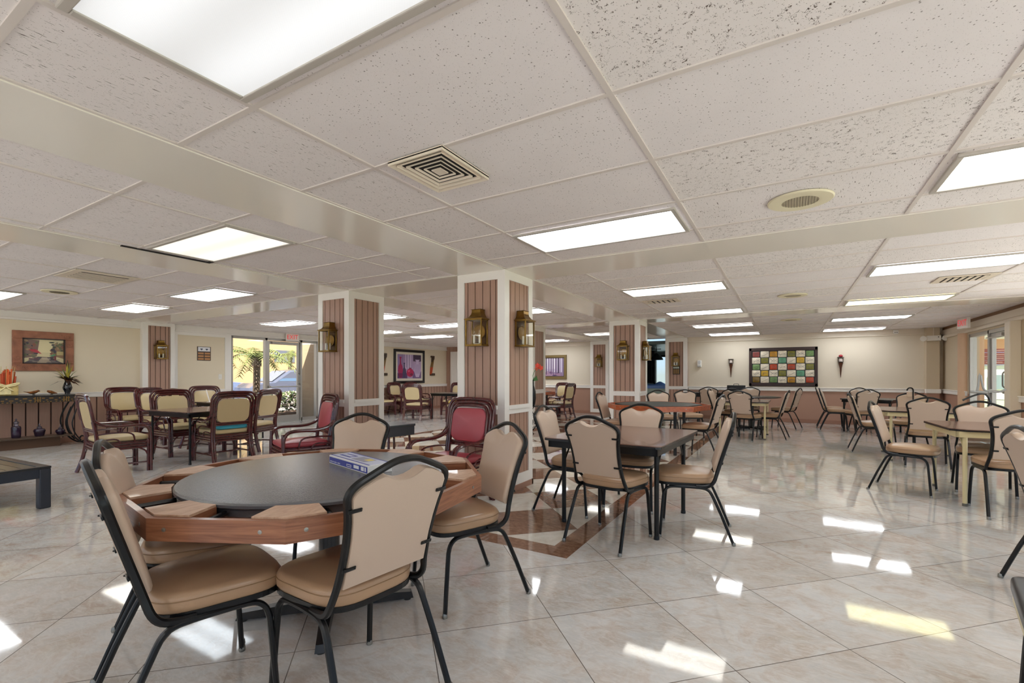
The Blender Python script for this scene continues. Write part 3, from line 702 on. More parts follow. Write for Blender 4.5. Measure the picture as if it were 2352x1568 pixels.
# ------------------------------------------------------------------ rattan armchair
def rattan_chair(label, vinyl, group=None, cat='chair'):
    t = thing('rattan_armchair', label, cat, group=group)
    r = .0155
    def yb(z): return -.235 - .17 * (z - .45)
    mb = MB()
    for hx, zt, zb, off in ((.230, .922, .40, .008), (.262, .954, .66, 0.0), (.294, .986, .66, -.004)):
        c = .15
        h = [(hx * .99, yb(zb) + off, zb), (hx, yb(zb + .12) + off, zb + .12), (hx, yb(zt - c) + off, zt - c), (hx * .985, yb(zt - c * .55) + off, zt - c * .55), (hx * .86, yb(zt - c * .17) + off, zt - c * .17), (hx * .62, yb(zt - .006) + off, zt - .006), (0, yb(zt) + off, zt)]
        mb.tube(cr(h + [(-p[0], p[1], p[2]) for p in reversed(h[:-1])], 4), r + .002, 8)
    for z in (.555, .528): mb.tube([(-.23, yb(z), z), (.23, yb(z), z)], r * .9, 8)
    obj('back_frame', mb, M['mahog'], t)
    o = rrect(.43, .33, .09, 6, 0, .725); o = [(a * (1 + .0 * b), b) for a, b in o]
    s = math.sqrt(1 + .17 ** 2)
    B4 = Matrix(((1, 0, 0, 0), (0, -.17, 1 / s, -.235 + .17 * .45), (0, 1, .17 / s, 0), (0, 0, 0, 1)))
    mb = MB(); mb.cushion(o, -.008, .030, .018, .02, B4, back_r=.004, steps=3); obj('backrest', mb, M[vinyl], t, angle=60)
    mb = MB(); so = rrect(.50, .52, .07, 5, 0, .03); mb.cushion(so, .395, .455, .026, .022, steps=4); obj('seat', mb, M[vinyl], t, angle=70)
    mb = MB()
    for z in (.372, .340, .308):
        q = [(.265, .28), (.265, -.235), (-.265, -.235), (-.265, .28)]
        k = 0.0 if z > .35 else .006
        mb.tube([(q[0][0] + k, q[0][1] + k, z), (q[1][0] + k, q[1][1] - k, z)], r, 8); mb.tube([(q[2][0] - k, q[2][1] - k, z), (q[3][0] - k, q[3][1] + k, z)], r, 8)
        mb.tube([(q[0][0] + k, q[0][1] + k, z), (q[3][0] - k, q[3][1] + k, z)], r, 8); mb.tube([(q[1][0] + k, q[1][1] - k, z), (q[2][0] - k, q[2][1] - k, z)], r, 8)
    mb.box((0, .022, .385), (.52, .50, .02)); obj('seat_frame', mb, M['mahog'], t)
    for sx in (-1, 1):
        mb = MB()
        for d in (0, .030):
            mb.tube(cr([(sx * (.294 - d), yb(.69), .69), (sx * (.297 - d), -.25, .655), (sx * (.302 - d), -.19, .615), (sx * (.306 - d), -.08, .592), (sx * (.307 - d), .06, .592), (sx * (.306 - d), .18, .590), (sx * (.303 - d), .245, .565), (sx * (.301 - d), .278, .51), (sx * (.30 - d), .285, .44)], 4), r, 8)
        ar = obj('arm', mb, M['mahog'], t)
        mb = MB()
        mb.tube(cr([(sx * .288, -.245, .50), (sx * .292, -.12, .512), (sx * .293, .03, .508), (sx * .292, .10, .48), (sx * .29, .12, .42), (sx * .285, .12, .375)], 4), .0095, 6)
        mb.tube(cr([(sx * .286, -.24, .425), (sx * .288, -.12, .435), (sx * .288, -.06, .428), (sx * .286, -.025, .40), (sx * .284, -.02, .37)], 4), .0085, 6)
        obj('arm_loop', mb, M['mahog'], ar)
        mb = MB(); mb.tube([(sx * .30, .285, .45), (sx * .30, .288, 0)], .018, 8); mb.tube([(sx * .268, .285, .56), (sx * .268, .288, 0)], .018, 8); mb.tube([(sx * .284, .262, .40), (sx * .284, .262, 0)], .016, 8)
        mb.tube(cr([(sx * .262, .28, .13), (sx * .24, .28, .24), (sx * .18, .28, .30)], 3), .010, 6); mb.tube(cr([(sx * .285, .27, .13), (sx * .285, .24, .25), (sx * .285, .17, .30)], 3), .010, 6)
        obj('leg', mb, M['mahog'], t)
        mb = MB()
        for d in (0, .03): mb.tube(cr([(sx * (.262 - d), yb(.66), .66), (sx * (.264 - d), yb(.5), .5), (sx * (.265 - d), -.238, .40), (sx * (.266 - d), -.245, .30), (sx * (.270 - d), -.275, .15), (sx * (.276 - d), -.325, 0)], 3), .018, 8)
        mb.tube(cr([(sx * .262, -.27, .14), (sx * .24, -.248, .23), (sx * .18, -.243, .295)], 3), .010, 6)
        obj('leg', mb, M['mahog'], t)
        mb = MB(); mb.tube([(sx * .275, .275, .115), (sx * .262, -.285, .115)], .011, 7); obj('stretcher', mb, M['mahog'], t)
    mb = MB(); mb.tube(cr([(-.27, .02, .115), (-.1, .0, .118), (.1, .0, .118), (.27, .02, .115)], 3), .011, 7); obj('stretcher', mb, M['mahog'], t)
    return t

# ------------------------------------------------------------------ tables
def ngon(n, r, a0=0.0): return [(r * math.cos(a0 + 2 * PI * i / n), r * math.sin(a0 + 2 * PI * i / n)) for i in range(n)]
def poker_table(label, n, Rr, z, a0, loc, wood, base_off=(0, 0), wedges=True, group=None, legs=False):
    t = thing('poker_table', label, 'table', loc, 0, group)
    ap = math.cos(PI / n)
    mb = MB()                                       # rim boards with mitred ends
    o, i = ngon(n, Rr, a0), ngon(n, Rr - .022 / ap, a0)
    for k in range(n):
        p, q, u, v = o[k], o[(k + 1) % n], i[(k + 1) % n], i[k]
        mb.prism([p, q, u, v], z - .078, z)
    rim = obj('rim', mb, wood, t)
    for k in range(n):
        for f in (.13, .82):
            p, q = Vector(o[k]), Vector(o[(k + 1) % n]); m = p.lerp(q, f); nn = Vector(((q - p).y, -(q - p).x)).normalized()
            Q = Matrix.Translation((m.x, m.y, z - .038)) @ nn.to_3d().to_track_quat('Z', 'Y').to_matrix().to_4x4()
            mb = MB(); mb.lathe([(.0075, -.002), (.0075, .001), (0, .002)], (0, 0, 0), 10, M4=Q); obj('bolt_head', mb, M['chrome'], rim)
    mb = MB(); mb.prism(ngon(n, Rr - .02, a0), z - .072, z - .048); obj('tray_floor', mb, wood, t)
    rd = Rr * ap - .155
    if wedges:
        mb = MB(); mb.lathe([(0, z + .012), (rd - .02, z + .012), (rd - .006, z + .010), (rd, z + .003), (rd, z - .008), (rd - .012, z - .014), (rd - .03, z - .014), (rd - .03, z - .05)], n=64); obj('playing_surface', mb, M['blackvinyl'], t)
        for k in range(n):
            a = a0 + 2 * PI * k / n; vx = Rr - .024 / ap; da = PI / n
            side = 2 * vx * math.sin(PI / n)
            def on_edge(sg, f):
                p = Vector((vx * math.cos(a), vx * math.sin(a))); b = a + sg * 2 * PI / n; q = Vector((vx * math.cos(b), vx * math.sin(b))); return p.lerp(q, f)
            e1, e2, c = on_edge(1, .27), on_edge(-1, .27), on_edge(1, 0)
            def inner(sg):
                b = a + sg * .20 * 2 * PI / n; return Vector((math.cos(b), math.sin(b))) * (rd + .002)
            poly = [c, e1, inner(1), Vector((math.cos(a), math.sin(a))) * (rd + .004), inner(-1), e2]
            mb = MB(); mb.mat(1).prism([(p.x, p.y) for p in poly], z - .05, z - .003); cc = sum(poly, Vector((0, 0))) / 6
            mb.mat(0).prism([(p.x, p.y) for p in [cc + (p - cc) * .985 for p in poly]], z - .003, z + .006); obj('armrest', mb, [M['wedge'], wood], t)
            e, f = on_edge(1, .33), None
            b = a + .27 * 2 * PI / n; f = Vector((math.cos(b), math.sin(b))) * (rd - .01)
            mb = MB(); mb.tube([(e.x, e.y, z - .030), (f.x, f.y, z - .030)], .011, 8); obj('divider_rod', mb, M['blackplain'], t)
    else:
        mb = MB(); pr = Rr - .12; mb.prism(ngon(n, pr, a0 + .0), z - .045, z + .002)
        obj('playing_surface', mb, cm('worn_green_black_felt', 62, 66, 62, 0.45), t)
        for k in range(n):
            a = a0 + 2 * PI * k / n + .0; m = MB(); d = Vector((math.cos(a), math.sin(a)))
            m.box((d.x * (Rr - .07), d.y * (Rr - .07), z - .03), (.075, .02, .034), 0, a); obj('divider', m, wood, t)
    bx, by_ = base_off
    if not legs:
        mb = MB(); mb.lathe([(.10, z - .08), (.10, z - .095), (.052, z - .10), (.052, .05), (.07, .045), (.07, .02)], (bx, by_, 0), 28); obj('pedestal', mb, M['blackplain'], t)
        for k in range(4):
            a = R(47) + k * PI / 2; d = Vector((math.cos(a), math.sin(a)))
            mb = MB(); m4 = Matrix.Translation((bx, by_, 0)) @ Matrix.Rotation(a, 4, 'Z')
            mb.add([m4 @ Vector(p) for p in [(.03, -.03, .012), (.43, -.024, .012), (.43, .024, .012), (.03, .03, .012), (.03, -.03, .075), (.42, -.020, .045), (.42, .020, .045), (.03, .03, .075)]], [(3, 2, 1, 0), (4, 5, 6, 7), (0, 1, 5, 4), (1, 2, 6, 5), (2, 3, 7, 6), (3, 0, 4, 7)])
            mb.lathe([(.02, 0), (.02, .013)], (m4 @ Vector((.40, 0, 0)))[:], 10); obj('base_foot', mb, M['blackplain'], t)
    else:
        for k in range(4):
            a = R(45) + k * PI / 2; mb = MB(); mb.box((math.cos(a) * Rr * .62, math.sin(a) * Rr * .62, (z - .072) / 2), (.045, .045, z - .072), .006); obj('leg', mb, M['blackplain'], t)
    return t
def card_table(label, w, d, z, loc, rz, top, frame, legw=.032, inset=(.06, .19), round_leg=True, corner=.035, apron=.055, group=None, clip=0.0):
    t = thing('card_table', label, 'table', loc, rz, group)
    mb = MB()
    if clip: o = [(w / 2 - clip, -d / 2), (w / 2, -d / 2 + clip), (w / 2, d / 2 - clip), (w / 2 - clip, d / 2), (-w / 2 + clip, d / 2), (-w / 2, d / 2 - clip), (-w / 2, -d / 2 + clip), (-w / 2 + clip, -d / 2)]
    else: o = rrect(w, d, corner, 4)
    mb.prism(o, z - .008, z); tp = obj('tabletop', mb, top, t)
    mb = MB(); k = [(a * 1.002, b * 1.002) for a, b in o]; mb.prism(k, z - .022, z - .006); obj('edge_band', mb, M['blackplain'], tp)
    mb = MB(); q = .03; W, D = w / 2 - q, d / 2 - q
    for a, b in (((-W, -D), (W, -D + .022)), ((-W, D - .022), (W, D)), ((-W, -D), (-W + .022, D)), ((W - .022, -D), (W, D))): mb.box2((a[0], a[1], z - .022 - apron), (b[0], b[1], z - .022))
    obj('apron', mb, frame, t)
    for sx in (-1, 1):
        for sy in (-1, 1):
            x, y = sx * (w / 2 - inset[0]), sy * (d / 2 - inset[1]); mb = MB(); h = z - .03
            if round_leg: mb.lathe([(legw / 2, 0.02), (legw / 2, h)], (x, y, 0), 14)
            else: mb.box2((x - legw / 2, y - legw / 2, .01), (x + legw / 2, y + legw / 2, h), .004)
            mb.tube([(x, y - sy * .02, z - .20), (x, y - sy * .14, z - .06)], .007, 6)
            l = obj('leg', mb, frame, t)
            mb = MB(); mb.lathe([(0, 0), (legw / 2 + .003, 0), (legw / 2 + .003, .02), (legw / 2, .026)], (x, y, 0), 12); obj('foot_cap', mb, M['black'] if frame is not M['ivory'] else cm('grey_rubber', 96, 92, 84, .6), l)
    return t

# ------------------------------------------------------------------ brass wall lantern
def lantern(label, group='brass lanterns on the columns'):
    # back plate on the plane y=0, lantern towards -y
    t = thing('wall_lantern', label, 'wall lamp', group=group)
    W, D, H = .095, .125, .26
    mb = MB(); mb.box2((-.075, -.008, -.13), (.075, 0, .13)); obj('back_plate', mb, M['brassdark'], t)
    mb = MB(); b = .006
    for x in (-W, W):
        for y in (-D, -.012): mb.box2((x - b, y - b, -H / 2), (x + b, y + b, H / 2))
    for z in (-H / 2, H / 2):
        mb.box2((-W - b, -D - b, z - b), (W + b, -D + b, z + b)); mb.box2((-W - b, -.018, z - b), (W + b, -.004, z + b))
        mb.box2((-W - b, -D, z - b), (-W + b, -.01, z + b)); mb.box2((W - b, -D, z - b), (W + b, -.01, z + b))
    mb.box2((-W - .008, -D - .008, -H / 2 - .012), (W + .008, 0, -H / 2)); obj('cage', mb, M['brass'], t)
    mb = MB(); zs = [(H / 2 + .002, W + .016, D + .016), (H / 2 + .012, W + .016, D + .016), (H / 2 + .016, W + .004, D + .002), (H / 2 + .03, W - .018, D - .02), (H / 2 + .055, W - .034, D - .036), (H / 2 + .075, W - .040, D - .042), (H / 2 + .105, W - .042, D - .044), (H / 2 + .11, W - .034, D - .036)]
    vs = []
    for z, w, d in zs: vs += [(-w, -d, z), (w, -d, z), (w, 0, z), (-w, 0, z)]
    fs = [(3, 2, 1, 0)]
    for i in range(len(zs) - 1):
        for j in range(4): fs.append((i * 4 + j, i * 4 + (j + 1) % 4, i * 4 + 4 + (j + 1) % 4, i * 4 + 4 + j))
    fs.append(tuple(len(vs) - 4 + k for k in range(4))); mb.add(vs, fs); obj('roof', mb, M['brass'], t)
    for a, b2 in (((-W, -D - .001, -H / 2), (W, -D + .001, H / 2)), ((-W - .001, -D, -H / 2), (-W + .001, -.01, H / 2)), ((W - .001, -D, -H / 2), (W + .001, -.01, H / 2))):
        mb = MB(); mb.box2(a, b2); obj('pane', mb, M['lglass'], t)
    mb = MB(); mb.lathe([(0, .0), (.04, .003), (.07, .012), (.078, .02), (.074, .02), (.066, .014)], M4=Matrix.Translation((0, -.010, .01)) @ Matrix.Rotation(PI / 2, 4, 'X'), n=24); obj('reflector', mb, M['brass'], t)
    for x in (-.035, .035):
        mb = MB(); mb.lathe([(.012, -.11), (.012, -.03), (.008, -.028)], (x, -.065, 0), 12); mb.box2((-abs(x), -.069, -.12), (abs(x), -.061, -.112)); c = obj('candle', mb, M['candle'], t)
        mb = MB(); mb.lathe([(.006, -.03), (.013, -.012), (.015, 0), (.010, .025), (.002, .045)], (x, -.065, 0), 10); obj('bulb', mb, M['bulb'], c)
    return t
# ------------------------------------------------------------------ tables
poker_table('ten-sided oak poker table with round black leather top and wooden tray rim', 10, .805, .73, R(242.4), (-2.015, 1.54, 0), M['wood'], (-.05, .08))
poker_table('red wooden poker table with worn dark felt top, behind the brown laminate table', 8, .80, .76, R(8), (-1.83, 7.75, 0), M['redwood'], wedges=False, legs=True)
poker_table('orange wooden poker table near the forest picture at the back wall', 8, .62, .74, R(22.5), (-6.50, 12.35, 0), M['redwood'], wedges=False, legs=True)
card_table('brown laminate card table with black apron and legs beside the brass lantern column', .94, 1.20, .72, (-1.205, 3.965, 0), R(-3), M['walnut'], M['black'], .036, (.085, .20))
card_table('ivory framed table with brown top nearest the glass exit', .98, 1.02, .72, (1.80, 6.38, 0), R(2), M['walnut'], M['ivory'], .036, (.10, .06), clip=.10)
card_table('ivory framed table with brown top, second from the glass exit in the row', .98, 1.10, .72, (1.68, 8.98, 0), R(-2), M['walnut'], M['ivory'], .036, (.10, .10), clip=.08)
card_table('ivory framed table with brown top behind the red wooden poker table', .90, 1.08, .72, (-.76, 10.50, 0), R(-1), M['walnut'], M['ivory'], .036, (.06, .10))
card_table('small black square table by the back wall under the right wooden wall torch', .92, .92, .72, (1.57, 12.68, 0), R(-22), cm('dark_grey_laminate', 74, 68, 66, .25), M['black'], .036, (.06, .08))
card_table('black card table with brown top among the khaki rattan armchairs', 1.05, .98, .72, (-7.52, 3.66, 0), R(4), M['walnut'], M['black'], .030, (.06, .06))
card_table('black framed brown card table holding the white sign stand', .90, .90, .72, (-9.25, 5.02, 0), R(0), M['walnut'], M['black'], .030, (.06, .06))
card_table('long dark table against the back wall behind the empty banquet chairs', 1.5, .66, .76, (-1.75, 13.62, 0), R(0), M['blackplain'], M['black'], .034, (.1, .1), apron=.09)
card_table('black card table in front of the vase picture', .94, .94, .72, (-8.35, 10.75, 0), R(10), cm('dark_table_laminate', 92, 82, 76, .22), M['black'], .04, (.06, .06))
t = thing('round_table', 'round black pedestal table under the coloured tile panel', 'table', (-.72, 12.05, 0))
mb = MB(); mb.lathe([(0, .715), (.58, .715), (.60, .725), (.60, .735), (.59, .74), (0, .74)], n=48); obj('tabletop', mb, M['blackplain'], t)
mb = MB(); mb.lathe([(.12, .715), (.12, .70), (.045, .69), (.045, .05), (.06, .03)], n=20); obj('pedestal', mb, M['black'], t)
for k in range(4):
    mb = MB(); mb.box((math.cos(R(45 + 90 * k)) * .2, math.sin(R(45 + 90 * k)) * .2, .03), (.4, .05, .04), .008, R(45 + 90 * k)); obj('base_foot', mb, M['black'], t)

# ------------------------------------------------------------------ banquet chairs
CH = [
 (-1.935, .882, 346, 'tan banquet chair seen edge-on, nearest at the left of the ten-sided poker table'),
 (-2.445, 1.082, 333, 'tan banquet chair tucked under the ten-sided poker table, behind the edge-on chair'),
 (-1.417, 1.253, 82.7, 'tan banquet chair seen from behind in front of the ten-sided poker table'),
 (-1.569, 2.176, 153.5, 'tan banquet chair standing alone at the right side of the ten-sided poker table'),
 (-2.634, 2.194, 203, 'tan banquet chair facing the viewpoint across the ten-sided poker table'),
 (-1.153, 3.371, 350, 'tan banquet chair seen from behind at the brown laminate card table'),
 (-1.735, 3.975, 271, 'tan banquet chair at the brown laminate card table, nearest the lantern column'),
 (-.622, 3.875, 99, 'tan banquet chair in side view on the window side of the brown laminate card table'),
 (-1.257, 4.418, 180.8, 'tan banquet chair facing the viewpoint across the brown laminate card table'),
 (-2.50, 7.62, 270, 'tan banquet chair in side view at the left end of the red wooden poker table'),
 (-2.03, 9.00, 212, 'tan banquet chair beyond the red wooden poker table, nearer the lantern column'),
 (-1.68, 9.66, 205, 'tan banquet chair beyond the red wooden poker table with its seat showing'),
 (-1.10, 7.62, 82, 'tan banquet chair in side view at the right end of the red wooden poker table'),
 (-.70, 9.90, 342, 'tan banquet chair seen from behind at the ivory table behind the red poker table'),
 (-.25, 10.42, 83.5, 'tan banquet chair in side view beside the ivory table behind the red poker table'),
 (-1.73, 12.70, 8, 'tan banquet chair turned away at the long dark table by the back wall'),
 (-1.20, 10.88, 264, 'tan banquet chair facing right at the ivory table behind the red poker table'),
 (-1.0, 11.50, 350, 'tan banquet chair turned away at the round black table, just behind another chair back'),
 (-.80, 12.62, 180, 'tan banquet chair facing the viewpoint behind the round black table'),
 (-.02, 12.45, 74, 'tan banquet chair in side view on the right of the round black table'),
 (.88, 12.62, 267, 'tan banquet chair facing right at the small black square table, the nearer of two'),
 (.84, 13.22, 268, 'tan banquet chair facing right at the small black square table, the farther of two'),
 (1.52, 13.20, 200, 'tan banquet chair facing the viewpoint behind the small black square table'),
 (1.323, 12.10, 20, 'tan banquet chair seen from behind in front of the small black square table'),
 (1.12, 9.36, 272, 'tan banquet chair in side view left of the farther ivory table by the exit'),
 (1.69, 10.06, 150, 'tan banquet chair facing the viewpoint with a black cane hooked behind its back'),
 (1.052, 6.408, 253, 'tan banquet chair in full side view, left of the ivory table nearest the glass exit'),
 (1.602, 8.239, 352.6, 'tan banquet chair seen from behind between the two ivory tables by the exit'),
 (1.78, 6.80, 170, 'tan banquet chair with a grey metal hook hanging over its back'),
 (1.687, 5.72, 1, 'tan banquet chair seen from behind at the ivory table nearest the glass exit'),
 (1.385, 3.736, 276, 'tan banquet chair cut off by the right picture edge, nearest the viewpoint there'),
]
c0 = None
for x, y, a, lab in CH:
    if c0 is None: c0 = banquet_chair(lab, 'tan banquet chairs'); c0.location = (x, y, 0); c0.rotation_euler = (0, 0, R(a))
    else: dup(c0, (x, y, 0), R(a), lab)

# ------------------------------------------------------------------ rattan armchairs
RC = [
 (-7.406, 2.576, 354, 'khaki rattan armchair in side view beside the console table'),
 (-10.62, 3.93, 272, 'khaki rattan armchair against the left wall facing the room, beside the console'),
 (-8.217, 3.697, 271, 'khaki rattan armchair facing right at the black card table'),
 (-9.77, 4.12, 292, 'khaki rattan armchair partly hidden between the pilaster and the card table chairs'),
 (-8.98, 4.27, 352, 'khaki rattan armchair behind the white sign stand'),
 (-10.55, 5.30, 264, 'khaki rattan armchair under the light switch, its back crossed by the white sign stand'),
 (-7.055, 3.728, 86, 'khaki rattan armchair seen from behind with a turquoise cushion'),
 (-7.66, 4.50, 112, 'khaki rattan armchair in front of the glazed entrance door'),
 (-10.80, 10.40, 270, 'khaki rattan armchair half hidden by the column, left of the vase picture'),
 (-10.82, 11.25, 270, 'khaki rattan armchair against the wall below the left edge of the vase picture'),
 (-10.82, 12.05, 270, 'khaki rattan armchair mostly hidden, below the middle of the vase picture'),
 (-8.826, 9.80, 14, 'khaki rattan armchair turned away at the card table in front of the vase picture'),
 (-7.55, 10.05, 112, 'khaki rattan armchair with a folded yellow cloth on its seat'),
 (-9.05, 11.75, 186, 'khaki rattan armchair facing the viewpoint in front of the white door'),
 (-5.67, 12.42, 85, 'khaki rattan armchair turned away beside the orange wooden poker table'),
 (-6.15, 13.22, 168, 'khaki rattan armchair behind the orange wooden poker table'),
]
r0 = None
for x, y, a, lab in RC:
    if r0 is None: r0 = rattan_chair(lab, 'tan2', 'khaki rattan armchairs'); r0.location = (x, y, 0); r0.rotation_euler = (0, 0, R(a))
    else: dup(r0, (x, y, 0), R(a), lab)
q0 = rattan_chair('wine red rattan armchair in front of the column facing the glazed entrance', 'red', 'wine red rattan armchairs'); q0.location = (-5.0, 3.55, 0); q0.rotation_euler = (0, 0, R(160))
dup(q0, (-2.78, 3.55, 0), R(176), 'wine red rattan armchair standing against the two-lantern column')
mb = MB(); mb.cushion(rrect(.10, .40, .03, 4), 0, .058, .02, .006); tag(obj('cushion', mb, M['blue'], loc=(-6.86, 3.74, .475), rz=R(86 + 90) + PI / 2), 'turquoise cushion lying at the back of a khaki rattan armchair', 'cushion')
bpy.data.objects['cushion'].rotation_euler = (0, 0, R(-4)); bpy.data.objects['cushion'].location = (-6.885, 3.74, .462)
mb = MB(); mb.cushion(rrect(.40, .38, .06, 4), 0, .05, .02, .012); mb.cushion(rrect(.36, .33, .06, 4, .01, .0), .055, .085, .014, .012); tag(obj('folded_cloth', mb, M['yellow'], loc=(-7.62, 10.02, .478), rz=R(112)), 'folded yellow cloth on the seat of a rattan armchair', 'cloth')

# ------------------------------------------------------------------ small pieces standing on tables, hooks
t = thing('game_box', 'long blue and white game box lying on the black poker table top', 'box', (-1.93, 1.70, .7425), R(-15))
mb = MB(); mb.box((0, 0, .022), (.44, .13, .044), .002); obj('carton', mb, cm('white_card', 226, 224, 222, .45), t)
mb = MB(); mb.mat(0).box((-.0, -.0655, .021), (.428, .001, .030)); mb.mat(1)
def glyph(x, z, w, h): mb.box((x, -.0662, z), (w, .0008, h), 0)
for x in (-.20, -.19, -.178, -.166, -.15, -.14, -.128, -.11, -.10, -.088): glyph(x, .014, .006, .006)
mb.box((.02, -.0662, .023), (.05, .0008, .003)); mb.box((.02, -.0662, .013), (.05, .0008, .003)); mb.box((-.005, -.0662, .018), (.003, .0008, .012)); mb.box((.045, -.0662, .018), (.003, .0008, .012))
mb.box((.10, -.0662, .022), (.055, .0008, .016)); mb.box((.165, -.0662, .022), (.03, .0008, .020)); mb.box((.195, -.0662, .022), (.014, .0008, .020))
obj('side_label', mb, [cm('royal_blue_print', 38, 52, 150, .4), cm('white_print', 232, 232, 236, .4)], t)
mb = MB(); mb.mat(0).box((0, .0, .0445), (.43, .12, .0008)); mb.mat(1).box((0, -.055, .0452), (.43, .008, .0006)); mb.box((0, .055, .0452), (.43, .008, .0006)); mb.mat(2).box((.05, .0, .0452), (.14, .07, .0006)); mb.mat(3).box((.09, .01, .0456), (.05, .035, .0006)); mb.mat(1).box((-.12, 0, .0452), (.12, .05, .0006)); mb.mat(0).box((-.12, 0, .0457), (.10, .022, .0006))
obj('lid_label', mb, [cm('pale_blue_print', 200, 206, 226, .4), M['royal_blue_print'], cm('grey_print', 150, 152, 170, .4), cm('yellow_print', 226, 206, 110, .4)], t)
t = thing('sign_stand', 'white acrylic sign stand leaning on a brown card table', 'sign', (-9.30, 4.66, .722), R(150))
mb = MB(); mb.box((0, 0, .004), (.24, .10, .004)); obj('foot', mb, M['plastic'], t)
mb = MB(); mb.box((0, .035, .12), (.24, .005, .235), 0, rx=R(-14)); obj('sheet', mb, M['plastic'], t)
def hook(name, pts, r, m, label, cat, extra=None):
    mb = MB(); mb.tube(cr(pts, 5), r, 8); o = obj(name, mb, m); tag(o, label, cat)
    return o
# cane hooked on a chair by the exit
t = thing('cane', 'black walking cane hooked behind a tan banquet chair near the exit', 'cane', (1.80, 10.12, 0))
mb = MB(); mb.tube([(0, 0, .02), (0, 0, .93)], .010); obj('shaft', mb, M['black'], t)
mb = MB(); mb.tube(cr([(0, 0, .92), (0, 0, .98), (-.02, 0, 1.01), (-.055, 0, 1.01), (-.075, 0, .985), (-.078, 0, .965)], 4), .011); obj('handle', mb, M['black'], t)
mb = MB(); mb.box((-.03, .012, .90), (.10, .02, .09), .006); obj('tag', mb, M['tan'], t)
t = thing('metal_hook', 'grey metal hook with a black strap hung over a tan chair back', 'hook', (1.83, 7.085, .94), R(-10))
mb = MB(); mb.tube(cr([(-.06, 0, .10), (-.02, 0, .12), (.0, 0, .30), (.03, 0, .13), (.08, 0, .11), (.14, 0, .10), (.20, 0, .13)], 4), .010, 8); mb.tube([(-.08, 0, .10), (.06, 0, .09)], .016); obj('hook', mb, cm('grey_metal', 150, 150, 146, .6), t)
mb = MB(); mb.tube(cr([(-.14, 0, .0), (-.06, 0, .05), (.02, 0, .08), (.06, 0, .05), (.08, 0, -.02), (.06, -.01, -.06)], 4), .010, 6); obj('strap', mb, M['blackplain'], t)
# black vinyl stool cut by the picture corner
t = thing('stool', 'black vinyl topped stool at the lower right corner of the picture', 'stool', (.955, 2.135, 0), R(-12))
mb = MB(); mb.cushion(rrect(.60, .56, .03, 5), .41, .475, .02, .012); obj('seat', mb, cm('navy_black_vinyl', 18, 20, 30, .34, spec=.4), t)
mb = MB(); mb.prism(rrect(.59, .55, .03, 5), .385, .412); obj('seat_frame', mb, M['ivory'], t)
for sx in (-1, 1):
    for sy in (-1, 1):
        mb = MB(); mb.tube([(sx * .25, sy * .23, .39), (sx * .27, sy * .25, 0)], .013); obj('leg', mb, M['black'], t)
# low black coffee table at the left edge
t = thing('coffee_table', 'low black wooden coffee table with slatted olive top at the left edge', 'table', (-6.69, 1.045, 0), R(4))
TW, TD, TZ = 1.70, .92, .385
mb = MB(); mb.mat(0)
for a, b in (((-TW / 2, -TD / 2), (TW / 2, -TD / 2 + .075)), ((-TW / 2, TD / 2 - .075), (TW / 2, TD / 2)), ((-TW / 2, -TD / 2 + .075), (-TW / 2 + .075, TD / 2 - .075)), ((TW / 2 - .075, -TD / 2 + .075), (TW / 2, TD / 2 - .075))): mb.box2((a[0], a[1], TZ - .02), (b[0], b[1], TZ), .003)
obj('top_frame', mb, M['blackplain'], t)
mb = MB(); n = 8
for i in range(n):
    w = (TD - .16) / n; y = -TD / 2 + .08 + w * i; mb.mat(i % 2).box2((-TW / 2 + .078, y + .003, TZ - .018), (TW / 2 - .078, y + w - .003, TZ - .004))
obj('top_slats', mb, [cm('olive_slate', 92, 88, 66, .22, var=.25), cm('dark_slate', 66, 64, 54, .2, var=.25)], t)
mb = MB(); z0, z1 = TZ - .105, TZ - .02
for a, b in (((-TW / 2 + .01, -TD / 2 + .012), (TW / 2 - .01, -TD / 2 + .035)), ((-TW / 2 + .01, TD / 2 - .035), (TW / 2 - .01, TD / 2 - .012)), ((-TW / 2 + .012, -TD / 2 + .03), (-TW / 2 + .035, TD / 2 - .03)), ((TW / 2 - .035, -TD / 2 + .03), (TW / 2 - .012, TD / 2 - .03))): mb.box2((a[0], a[1], z0), (b[0], b[1], z1))
obj('apron', mb, cm('blue_black_paint', 34, 38, 48, .25, spec=.6), t)
for sx in (-1, 1):
    for sy in (-1, 1): mb = MB(); mb.box((sx * (TW / 2 - .042), sy * (TD / 2 - .042), (TZ - .02) / 2), (.082, .082, TZ - .02), .008); obj('leg', mb, M['blue_black_paint'], t)
t = thing('carved_ornament', 'brown carved ball ornament with tassel on the coffee table', 'ornament', (-7.35, 1.36, TZ))
mb = MB(); mb.lathe([(0, .02), (.05, .022), (.11, .05), (.135, .09), (.12, .135), (.06, .16), (0, .165)], n=24); obj('ball', mb, cm('carved_brown', 148, 92, 54, .5, bump=1.0, bscale=30, var=.35, vscale=14), t)
mb = MB(); mb.lathe([(.07, 0), (.08, .012), (.06, .03)], n=20); obj('stand', mb, M['blackplain'], t)
mb = MB(); mb.tube(cr([(.12, .03, .10), (.165, .05, .09), (.185, .05, .055)], 4), .006, 6); mb.lathe([(.006, .055), (.012, .045), (.022, .0), (.0, .0)], (.185, .05, 0.0), 10); obj('tassel', mb, cm('tassel_brown', 120, 92, 60, .8), t)
